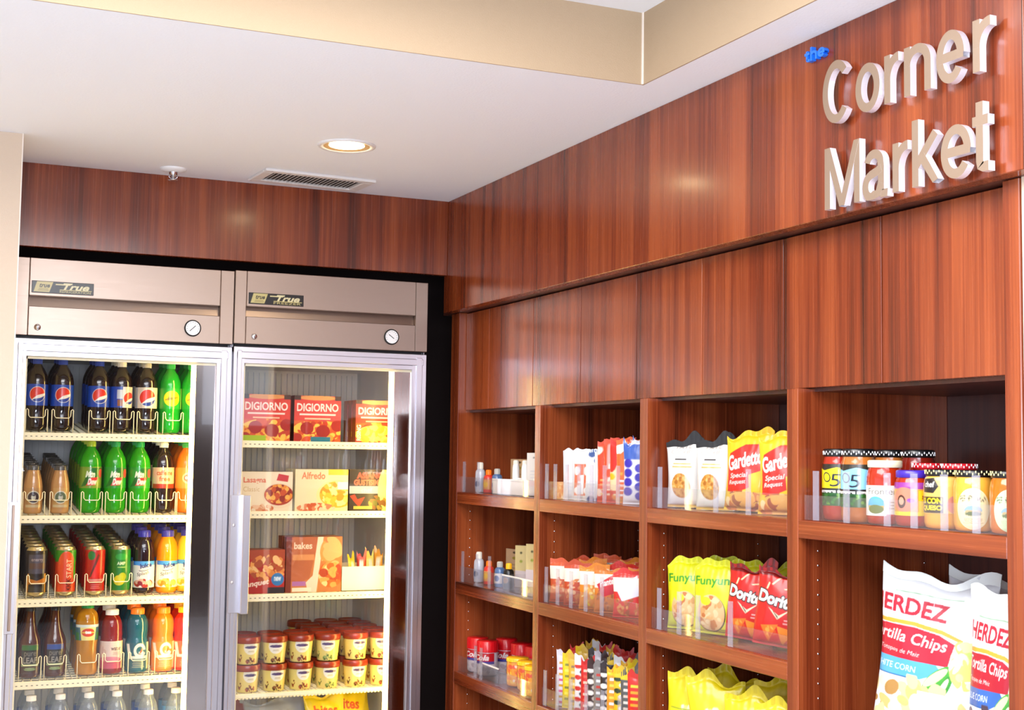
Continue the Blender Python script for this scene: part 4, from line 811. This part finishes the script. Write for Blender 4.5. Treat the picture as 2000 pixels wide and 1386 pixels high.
gd = CV(.125, .19, 'f2c41c', 130); gd.poly([(.08, .52), (.12, .72), (.45, .84), (.95, .86), (.98, .55), (.6, .46), (.62, .30), (.30, .22), (.1, .24)], 'd8281a').text("Gardetto's", .08, .56, .97, .76, 'fdf8ee', 14, .2, .025).text('Special', .16, .40, .58, .48, 'fbe9e0', 6, .2, .01).text('Request', .14, .32, .54, .39, 'fbe9e0', 6, .2, .01)
gd.food(.5, .10, .5, .16, ['e89a3c', 'f4c268', 'b85a24', 'd8782c', '9a4420', 'f8dca0'], 46, .12, 5).food(.5, .10, .5, .14, ['f0b050', 'a84a20'], 14, .14, 8)
gdb = bag('snack_mix_bag', .128, .192, .055, gd, 'e8b818', seed=7, cr=.06)
put(gdb, .135, -1.715, Z1, RB - .12, 'yellow and red snack mix bag beside the white cookie bag', gb, (-.04, .03)); put(gdb, .132, -1.872, Z1, RB + .0, 'yellow and red snack mix bag beside the upright', gb, (-.04, 0)); put(gdb, .22, -1.80, Z1, RB, 'yellow and red snack mix bag standing behind two others', gb)
fn = CV(.13, .18, 'e2e416', 120); fn.text('Funyuns', .06, .66, .94, .82, '3a9a20', 4, 0, .03).rect(.06, .56, .9, .62, 'f2e800').ell(.48, .30, .33, .36, '2a2a10').ell(.47, .31, .32, .35, 'e8c088').food(.47, .31, .31, .24, ['d8a060', 'f0d4a0', 'c8783c', 'e8b878'], 40, .07, 5).ell(.35, .47, .12, .08, 'e2e416').lines(.6, .04, .94, .10, 2, '6a8a20')
fnb = bag('onion_ring_bag', .125, .178, .055, fn, 'd8da14', seed=12, jag=.012)
gy = 'snack bags on the third bay middle shelf'
put(fnb, .132, -1.452, Z2, RB, 'lime yellow snack bag with ring picture, first by the upright', gy); put(fnb, .130, -1.578, Z2, RB - .05, 'lime yellow snack bag with ring picture, second in front', gy, (0, .04))
for x, y, t_ in ((.232, -1.462, 'lime yellow bag tucked behind the first ring bag'), (.222, -1.585, 'lime yellow bag tucked behind the second ring bag'), (.315, -1.68, 'lime yellow bag at the back beside red bags'), (.27, -1.785, 'lime yellow bag behind the red triangle-chip bags')): put(fnb, x, y, Z2 + .0, RB + .1, t_, gy)
do = CV(.13, .185, 'd01c12', 130); do.rect(0, .88, 1, 1, '7a0c0c').text('Doritos', .04, .50, .96, .68, '16100e', -8, 0, .10).text('Doritos', .06, .515, .94, .665, 'fdf6ea', -8, 0, .04)
do.poly([(.30, .50), (.50, .36), (.78, .52), (.52, .41)], 'f4dcb8').poly([(.34, .50), (.5, .40), (.52, .36)], '201410')
for a_ in ((.3, .78, .45, .88), (.55, .74, .7, .76), (.72, .68, .78, .86), (.2, .72, .24, .80)): do.poly([(a_[0], a_[1]), (a_[2], a_[3]), (a_[2] + .03, a_[3] - .01), (a_[0] + .03, a_[1] - .01)], 'e8d8a8')
do.poly([(.18, .26), (.52, .30), (.34, .06)], 'e8741c').poly([(.50, .28), (.84, .24), (.60, .04)], 'f08a24').food(.4, .2, .12, .08, ['d8541c', 'f0a040'], 12, .04, 2).lines(.6, .30, .9, .38, 2, 'f0a8a0')
dob = bag('tortilla_chip_bag', .128, .185, .055, do, 'b0140e', seed=15, jag=.016)
put(dob, .138, -1.715, Z2, RB - .1, 'red triangle-chip bag between lime and red bags', gy, (0, .08)); put(dob, .130, -1.850, Z2, RB + .02, 'red triangle-chip bag frontmost beside the upright', gy, (0, .1))
lay = CV(.15, .19, 'f2dc12', 90); lay.food(.5, .45, .35, .2, ['fff6c0', 'f8e880'], 20, .1, 3).lines(.1, .3, .6, .6, 6, '9ab020', .4)
layb = bag('potato_chip_bag', .15, .19, .06, lay, 'e8cf12', seed=18, jag=.018); lg = CV(.15, .19, 'f0d814', 90); lg.rect(0, .2, .55, .78, '3aa02c').lines(.0, .2, .5, .78, 9, 'a8d868', .4); laygb = bag('potato_chip_bag', .15, .19, .06, lg, 'e8cf12', seed=19, jag=.018)
gl = 'yellow chip bags on the third bay lower shelf'
put(layb, .125, -1.475, Z3, RB, 'bright yellow chip bag, first by the upright on lower shelf', gl, (.0, .05)); put(layb, .13, -1.60, Z3 + .012, RB + .15, 'bright yellow chip bag, second on the lower shelf', gl, (.0, -.06)); put(laygb, .125, -1.755, Z3 + .0, RB, 'yellow chip bag with green panel on lower shelf', gl); put(layb, .115, -1.905, Z3, RB + .1, 'bright yellow chip bag beside the next upright, lower shelf', gl)
put(layb, .22, -1.52, Z3 + .015, RB - .2, 'bright yellow chip bag peaking up behind the first two', gl); put(laygb, .23, -1.72, Z3 + .02, RB - .1, 'yellow chip bag standing behind the green-panelled one', gl)
# ---- large tortilla chip bags
def herdez(band, x0, chips, corn):
    c_ = CV(.245, .34, 'edf0f4', 230, 2); c_.rect(0, .955, .45, 1, '2a8a34').rect(.5, .965, 1, 1, '2a8a34').lines(.12, .872, .78, .888, 1, '8ab08a', .5)
    c_.text('HERDEZ', x0, .752, x0 + .76 - .1 * (x0 > 0), .850, 'b81c34', -3, 0, .035).poly([(0, .715), (.35, .72), (.62, .70), (.80, .66), (.80, .64), (.62, .675), (.35, .695), (0, .69)], 'e8a83a')
    c_.poly([(0, .685), (.35, .69), (.6, .67), (.74, .63), (.70, .50), (0, .50)], band).text('Tortilla Chips', x0 * 1.2, .575, .68, .66, 'fbf4f0', -3, .2, .008).text('Totopos de Maiz', .06 + x0 * .4, .525, .44, .556, 'f4dcd8', -2, .2, 0)
    c_.poly([(0, .50), (.6, .50), (.66, .46), (.45, .40), (0, .40)], corn).text('WHITE CORN' if corn == '5ab0d8' else 'BLUE CORN', .02 + x0 * .6, .435, .42, .47, 'eaf6fc', 0, .1, .0).rect(0, .395, .42, .402, '1a5a9a')
    c_.ell(.62, .43, .16, .055, '4aa838', 38).ell(.60, .43, .13, .035, 'e8f0b0', 38).ell(.68, .38, .12, .04, '3a9830', 60).ell(.67, .38, .09, .022, 'f2f4c8', 60).ell(.84, .60, .11, .06, 'c8dc70', -30).ell(.84, .5, .12, .09, 'e6dc7a').food(.84, .52, .13, .14, ['d8e078', 'f0e8a0', '8ab840', 'f6f0c8'], 22, .05, 6)
    c_.food(.38, .20, .52, .22, chips + ['b88a4a' if x0 < 0 else '241c28'], 70, .085, 4).rect(.45, .24, .74, .34, 'e6f2f4').ell(.42, .05, .33, .11, '9a3a14').food(.42, .05, .31, .09, ['c83a1c', 'e05a24', '4a9a2c', 'a82814'], 34, .045, 2); c_.rect(.90, 0, 1, .5, 'e2e6ea').lines(.91, .1, .99, .42, 14, '8a9096', .4)
    return c_
h1 = bag('tortilla_chip_bag', .245, .345, .085, herdez('c01c34', -.11, ['f2dca0', 'ecd08a', 'f8ecc8', 'e8c478'], '5ab0d8'), 'dfe3e8', seed=21, mat='foil', fold=.5, crimp='e8ece8', cr=.045, jag=.014)
h2 = bag('tortilla_chip_bag', .160, .335, .075, herdez('b81a30', .03, ['4a3a4a', '5c4a58', '6a5a66', '3a2c3a'], '3a6ab8'), 'dfe3e8', seed=23, fold=.5, crimp='e8ece8', cr=.045, jag=.014)
gt = 'large tortilla chip bags on the tall shelf'
put(h1, .150, -2.338, -.580, -PI / 2 + .42, 'large white and red tortilla chip bag in front, yellow chips shown', gt, (.0, .08)); put(h1, .268, -2.415, -.580, -PI / 2 + .42, 'large white and red tortilla chip bag half hidden in the middle', gt, (.0, .05)); put(h2, .126, -2.572, -.592, -PI / 2 + .14, 'large white and red chip bag showing dark blue chips', gt, (.0, .03))
# ---- second bay: sleeves, pouches, candy bars
def sleeve(name, w_, h, t_, cols_, seed, cat='snack'):
    R = random.Random(seed); c_ = CV(w_, h, cols_[0], 60, 2)
    for i in range(7): c_.rect(R.uniform(0, .6), R.uniform(0, .9), R.uniform(.4, 1), R.uniform(.1, 1), R.choice(cols_)) if i < 3 else c_.ell(R.random(), R.random(), .3 * R.random() + .08, .2, R.choice(cols_), R.uniform(0, 90))
    c_.lines(.2, .1, .8, .4, 4, cols_[-1], .3, seed); return bag(name, w_, h, t_, c_, cols_[0], cat, seed, cr=.08, jag=.004, mat='foil')
RS = -PI / 2 + .72
g2 = 'packets on the second bay upper shelf'
wh = [sleeve('packet', .053, .150, .016, q, 30 + i) for i, q in enumerate((['e8eaf0', 'f4d0c8', 'c8d4e0', 'f6f6f6'], ['f0f0ee', 'e87a5a', 'c8e0d0', 'ffffff'], ['dfe6ec', '3a5a9a', 'd86a7a', 'f2f2f2']))]
ws = ['white packet with pink trim', 'white packet with red slash', 'white packet with blue and pink top']
for i, y in enumerate((-.805, -.842, -.880, -.918, -.955, -.990)):
    put(wh[i // 2], .105 + .012 * (i % 2), y, Z1, RS, f'{ws[i // 2]}, {"first" if i % 2 == 0 else "second"} of its pair', g2)
oc = CV(.1, .05, 'e89a4a', 60); oc.food(.5, .5, .5, .5, ['f0b878', 'd87830', 'f6d8b0'], 30, .08, 3); ob = carton('small_snack_box', .075, .052, .03, oc, 'd8803a'); put(ob, .105, -.775, Z1, RS, 'small orange box standing low behind the clear lip', g2)
rd = [sleeve('tall_packet', .058, .178, .026, q, 40 + i) for i, q in enumerate((['e84a28', 'f6a050', 'f8e8d8', 'f4c878'], ['f0502a', 'f8f0e8', 'e8a8a0', 'fff0d0'], ['d8281c', 'f8c81c', 'f08a3a', 'f6e0b0'], ['ec6a2c', 'f4d81c', 'f8a83a', 'ffffff']))]
rn = ['tall orange-red packet with pale panel', 'tall red and white packet', 'tall deep red packet with yellow patch', 'tall orange and yellow packet']
for i, y in enumerate((-1.035, -1.075, -1.112, -1.150)): put(rd[i], .105, y, Z1, RS, rn[i] + ' on the upper shelf', g2)
for i, y in enumerate((-1.00, -1.045, -1.085)): put(rd[(i + 1) % 4], .165, y, Z1 + .006, RS, f'{rn[(i + 1) % 4]}, behind the front row', g2)
bl = CV(.06, .18, 'f0f0f6', 80); bl.rect(0, .68, 1, 1, '3a62c0').rect(.3, .92, 1, 1, 'e8e8f0')
for i in range(8): bl.ell(.25 + .5 * (i % 2), .62 - i * .07, .2, .2, '3a2ab8')
bb = bag('tall_packet', .07, .182, .03, bl, 'd8dce8', 'snack', 51, cr=.05); put(bb, .105, -1.205, Z1, RS, 'white packet with blue dots beside the upright', g2); put(bb, .165, -1.15, Z1 + .006, RS, 'white packet with blue dots, second, behind orange packets', g2)
def pouch(base, win, logo, seed, txt=None):
    c_ = CV(.095, .125, base, 80); c_.rect(0, .55, 1, .85, 'f2ead8').food(.5, .32, .42, .30, win, 46, .07, seed)
    if logo: c_.poly([(.1, .62), (.75, .9), (.85, .48), (.3, .35)], logo)
    if txt: c_.text(txt, .2, .62, .8, .76, 'f6e8e0', 14, .1, .03)
    return bag('nut_pouch', .093, .128, .024, c_, base, 'snack', seed, cr=.09, jag=.006)
pn = [pouch('d8582a', ['e8945a', 'd8783c', 'f0b080', 'c8602a'], None, 61), pouch('c84a20', ['e89a60', 'd8803c', 'f0b888'], None, 62), pouch('e88a20', ['f0b04a', 'f4d01c', 'e09038', 'f8d890'], None, 63), pouch('d87a24', ['c87840', 'd89a6a', 'a85a30'], 'c81c28', 64, 'Planters'), pouch('d82a20', ['c86a24', 'e09850', 'a84c18'], 'e8e6f0', 65, 'nuts')]
g3 = 'nut pouches on the second bay middle shelf'; pl = ['orange nut pouch with round clear window', 'dark orange nut pouch with pale band', 'golden yellow nut pouch', 'orange pouch with red triangular emblem', 'red pouch with large white emblem']
for i, y in enumerate((-.765, -.862, -.965, -1.060, -1.175)):
    put(pn[i], .105, y, Z2, RS + .1, pl[i] + ', front row', g3); put(pn[(i + 1) % 5 if i < 4 else 2], .178, min(y + .05, -.775), Z2 + .005, RS, pl[(i + 1) % 5 if i < 4 else 2] + (', second row nearest end' if i == 4 else ', second row'), g3)
    if i < 4: put(pn[(0, 0, 2, 1)[i]], .248, min(y + .02, -.775), Z2 + .012, RS, pl[(0, 0, 2, 1)[i]] + f', back row, {cn[i]} from the wall', g3)
g4_ = 'candy bars on the second bay lower shelf'
CB = [('e8e0e8', 'd85a8a', 'd8a01c', 'pale pink and gold'), ('f2d816', 'f8e860', '8a8a30', 'bright yellow'), ('e8b83a', 'f0dca0', '9a7a50', 'tan and yellow'), ('f4f0ee', 'd82a1c', '3a2a20', 'white and red'), ('d8201c', 'e85a40', 'f8c8b0', 'plain red'), ('3a1a14', 'f4ece4', 'c8bcb0', 'brown and white checked'), ('8a8480', 'e8e8e8', 'c83a2a', 'silver-grey'), ('2a1410', 'f6f2ea', 'b8aca0', 'dark with white patches'), ('f0a020', 'f8d84a', 'ffffff', 'orange-gold'), ('f4c814', '2a3a1c', 'ffffff', 'yellow and dark green'), ('5a5a58', 'e8e4d8', 'd8c8b8', 'grey and cream'), ('e82a14', 'f8b01c', 'f8e03a', 'red and yellow')]
cbs = []
for i, q in enumerate(CB):
    c_ = CV(.036, .155, q[0], 70, 2)
    for k in range(9): c_.ell(.5 + .2 * ((k % 2) * 2 - 1), .06 + k * .095, .28, .18, q[1 + (k % 2)]) if i in (3, 5, 7, 9) else c_.rect(.25, .06 + k * .1, .75, .10 + k * .1, q[1 + (k % 2)])
    c_.rect(0, .84, 1, 1, 'f4cc14' if i in (1, 8, 9, 10) else q[0]); cbs.append(bag('candy_bar', .044, .165, .018, c_, q[0], 'candy', 70 + i, cr=.10, jag=.007))
for i in range(12): put(cbs[i], .105, -.765 - i * .0408, Z3, RS, f'{CB[i][3]} candy bar upright in the front row', g4_)
for i in range(11): k = (i * 5 + 4) % 12; put(cbs[k], .155, -.755 - i * .041, Z3 + .014, RS + .1, f'{CB[k][3]} candy bar upright in the second row', g4_)
for i in range(9): k = (8, 3, 4, 8, 11, 4, 4, 6, 6)[i]; put(cbs[k], .205, -.76 - i * .045, Z3 + .026, RS - .1, f'{CB[k][3]} candy bar in the back row, place {cn[min(i, 5)]} {"of the near half" if i > 5 else "from the wall"}', g4_)
# ---- first bay: toiletries and red-lidded jars
def small_bottle(liq, cap, lab, h=.085):
    c_ = CV(.04, .035, lab[0], 40); c_.ell(.5, .5, .25, .25, lab[1]); k = h / .085
    return bottle('travel_bottle', [(.017, 0), (.0185, .003), (.0185, .055 * k), (.015, .063 * k), (.009, .066 * k), (.009, .068 * k)], liq, (cap, .0095, .066 * k, .085 * k), (c_, .012, .046), 'bottle', 16)
pm('shampoo', 'c8ccd8', .15, coat=.5); pm('ball_red', 'd8382a', .3, coat=.3); pm('ball_blue', '4a6a9a', .3, coat=.3)
tb = small_bottle('shampoo', 'cap_white', ('c8cce0', '3a4a7a'), .105); tb2 = small_bottle('ball_blue', 'cap_silver', ('e0d8d8', '3a5a9a'), .085); tb3 = small_bottle('ball_red', 'cap_orange', ('f0a04a', 'f8c01c'), .080); tb4 = small_bottle('lid_black', 'cap_yellow', ('1c1a18', 'd89020'), .085)
hang = CV(.10, .115, 'd8b48a', 90)
for x in (.2, .5, .8): hang.ell(x, .9, .04, .04, '5a4a30').ell(x, .74, .05, .05, 'a89a2a').lines(x - .12, .3, x + .12, .6, 3, 'b8966a', .4)
hc = carton('toiletry_card', .30, .118, .006, hang, 'c8a478', 'card')
wb = CV(.045, .12, 'f2f0ee', 50); wb.ell(.5, .88, .08, .06, '8a8a90').lines(.2, .3, .8, .6, 4, 'dcdce4', .4); wbx = carton('toiletry_box', .058, .140, .02, wb, 'e8e6e6')
tc_ = CV(.045, .12, 'ecd898', 50); tc_.ell(.5, .82, .10, .08, '3a3a20').ell(.5, .62, .12, .09, 'a8b040').rect(0, 0, 1, .4, 'e8dce0'); tcx = carton('toiletry_box', .05, .14, .02, tc_, 'e0c890')
wtube = bottle('toiletry_tube', [(.011, 0), (.0125, .002), (.0125, .085), (.010, .10), (.008, .102)], 'white', ('cap_white', .0088, .1, .115), None, 'tube', 14)
def tray(z, y0, y1, lab, m):
    T = thing('small_bin', lab, 'bin', (.076, (y0 + y1) / 2, Z(z) + .0016)); hw = abs(y0 - y1) / 2; b = MB(); b.box(0, .09, -hw, hw, 0, .002, m); b.box(0, .002, -hw, hw, 0, .05, m, .0005); b.box(.088, .09, -hw, hw, 0, .055, m); b.box(0, .09, -hw, -hw + .002, 0, .05, m); b.box(0, .09, hw - .002, hw, 0, .05, m); b.box(-.0022, .0006, -hw, hw, .047, .052, 'white'); b.build('body', T); return T
RT = -PI / 2 + .5
gt1 = 'toiletries on the first bay upper shelf'
put(hc, .215, -.29, Z1, -PI / 2 + .12, 'long tan display card standing behind the upper toiletries', None); put(tb, .11, -.075, Z1, RT, 'travel bottle with white cap and grey label, upper shelf', gt1); put(tb3, .11, -.150, Z1, RT, 'small orange and red tube bottle on upper shelf', gt1); put(tb2, .11, -.225, Z1, RT, 'small travel bottle with blue spot label, upper shelf', gt1)
put(wtube, .16, -.27, Z1, RT, 'slim white tube, first behind the white bin', gt1); put(wtube, .16, -.345, Z1, RT, 'slim white tube, second behind the white bin', gt1); put(wbx, .165, -.405, Z1, RT, 'tall white toiletry box, first behind the white bin', gt1); put(wbx, .165, -.485, Z1, RT, 'tall white toiletry box beside the upright, upper shelf', gt1); put(wbx, .13, -.60, Z1 - .0, RT, 'tall white toiletry box pressed against the upright', gt1)
tray(Z1, -.265, -.52, 'white plastic bin in front of the white boxes, upper shelf', 'white')
gt2 = 'toiletries on the first bay middle shelf'
hc2 = put(hc, .215, -.26, Z2, -PI / 2 + .12, 'long tan display card standing behind the middle toiletries', None)
put(tb, .11, -.075, Z2, RT, 'travel bottle with white cap and grey label, middle shelf', gt2); put(tb3, .11, -.165, Z2, RT, 'small orange and red tube bottle on middle shelf', gt2); put(tb2, .11, -.26, Z2, RT, 'small travel bottle with blue spot label, middle shelf', gt2); put(tb4, .11, -.335, Z2, RT, 'small black bottle with yellow cap on middle shelf', gt2)
for i, y in enumerate((-.41, -.51)): put(tcx, .16, y, Z2 + .012, RT, ['tan-topped toiletry box, first behind the clear bin', 'tan-topped toiletry box beside the upright, middle shelf'][i], gt2)
put(tcx, .17, -.30, Z2, RT, 'tan-topped toiletry box behind the black bottle', gt2)
tray(Z2, -.36, -.60, 'clear plastic bin with white rim on middle shelf', 'acrylic')
RJ = [(.030, 0), (.0345, .003), (.036, .02), (.036, .075), (.0345, .082)]
rj = CV(.10, .074, 'e8dce0', 80); rj.rect(0, .62, 1, 1, 'c81420').rect(0, .5, 1, .62, '3a3a9a').text('Cola', .2, .66, .8, .92, 'f6e8e8', shear=.3, off=.03).food(.5, .2, .5, .2, ['d8d0d8', 'b8a8b0', 'f0e8e8'], 24, .09, 5)
red = bottle('candy_jar', RJ, 'shampoo', ('candy_red', .0370, .080, .118), (rj, .004, .078, 'd8ccd4'), 'jar', 26)
oj = CV(.10, .08, 'f0a030', 80); oj.food(.5, .5, .5, .4, ['f8c84a', 'e85a3a', 'f6e0c8', 'e8841c'], 40, .09, 6); orj = bottle('candy_jar', RJ, 'amber', ('cap_yellow', .0370, .080, .092), (oj, .004, .078, 'e8a040'), 'jar', 26)
gr = 'candy jars on the first bay lower shelf'
for x, y, t_ in ((.115, -.062, 'candy jar with red lid, nearest the wall upright'), (.115, -.150, 'candy jar with red lid, second from the wall upright'), (.20, -.12, 'candy jar with red lid, back row near wall'), (.20, -.25, 'candy jar with red lid, behind the clear bin'), (.215, -.335, 'candy jar with dark red lid, behind bin rim'), (.22, -.42, 'candy jar with red lid, far end of back row')): put(red, x, y, Z3, RT, t_, gr)
for x, y, t_ in ((.12, -.395, 'orange candy jar behind the clear bin'), (.12, -.480, 'orange candy jar, second behind the clear bin'), (.10, -.58, 'orange candy jar beside the upright')): put(orj, x, y, Z3 + .002, RT, t_, gr)
tray(Z3, -.20, -.34, 'clear plastic bin with white rim in front of candy jars', 'acrylic')
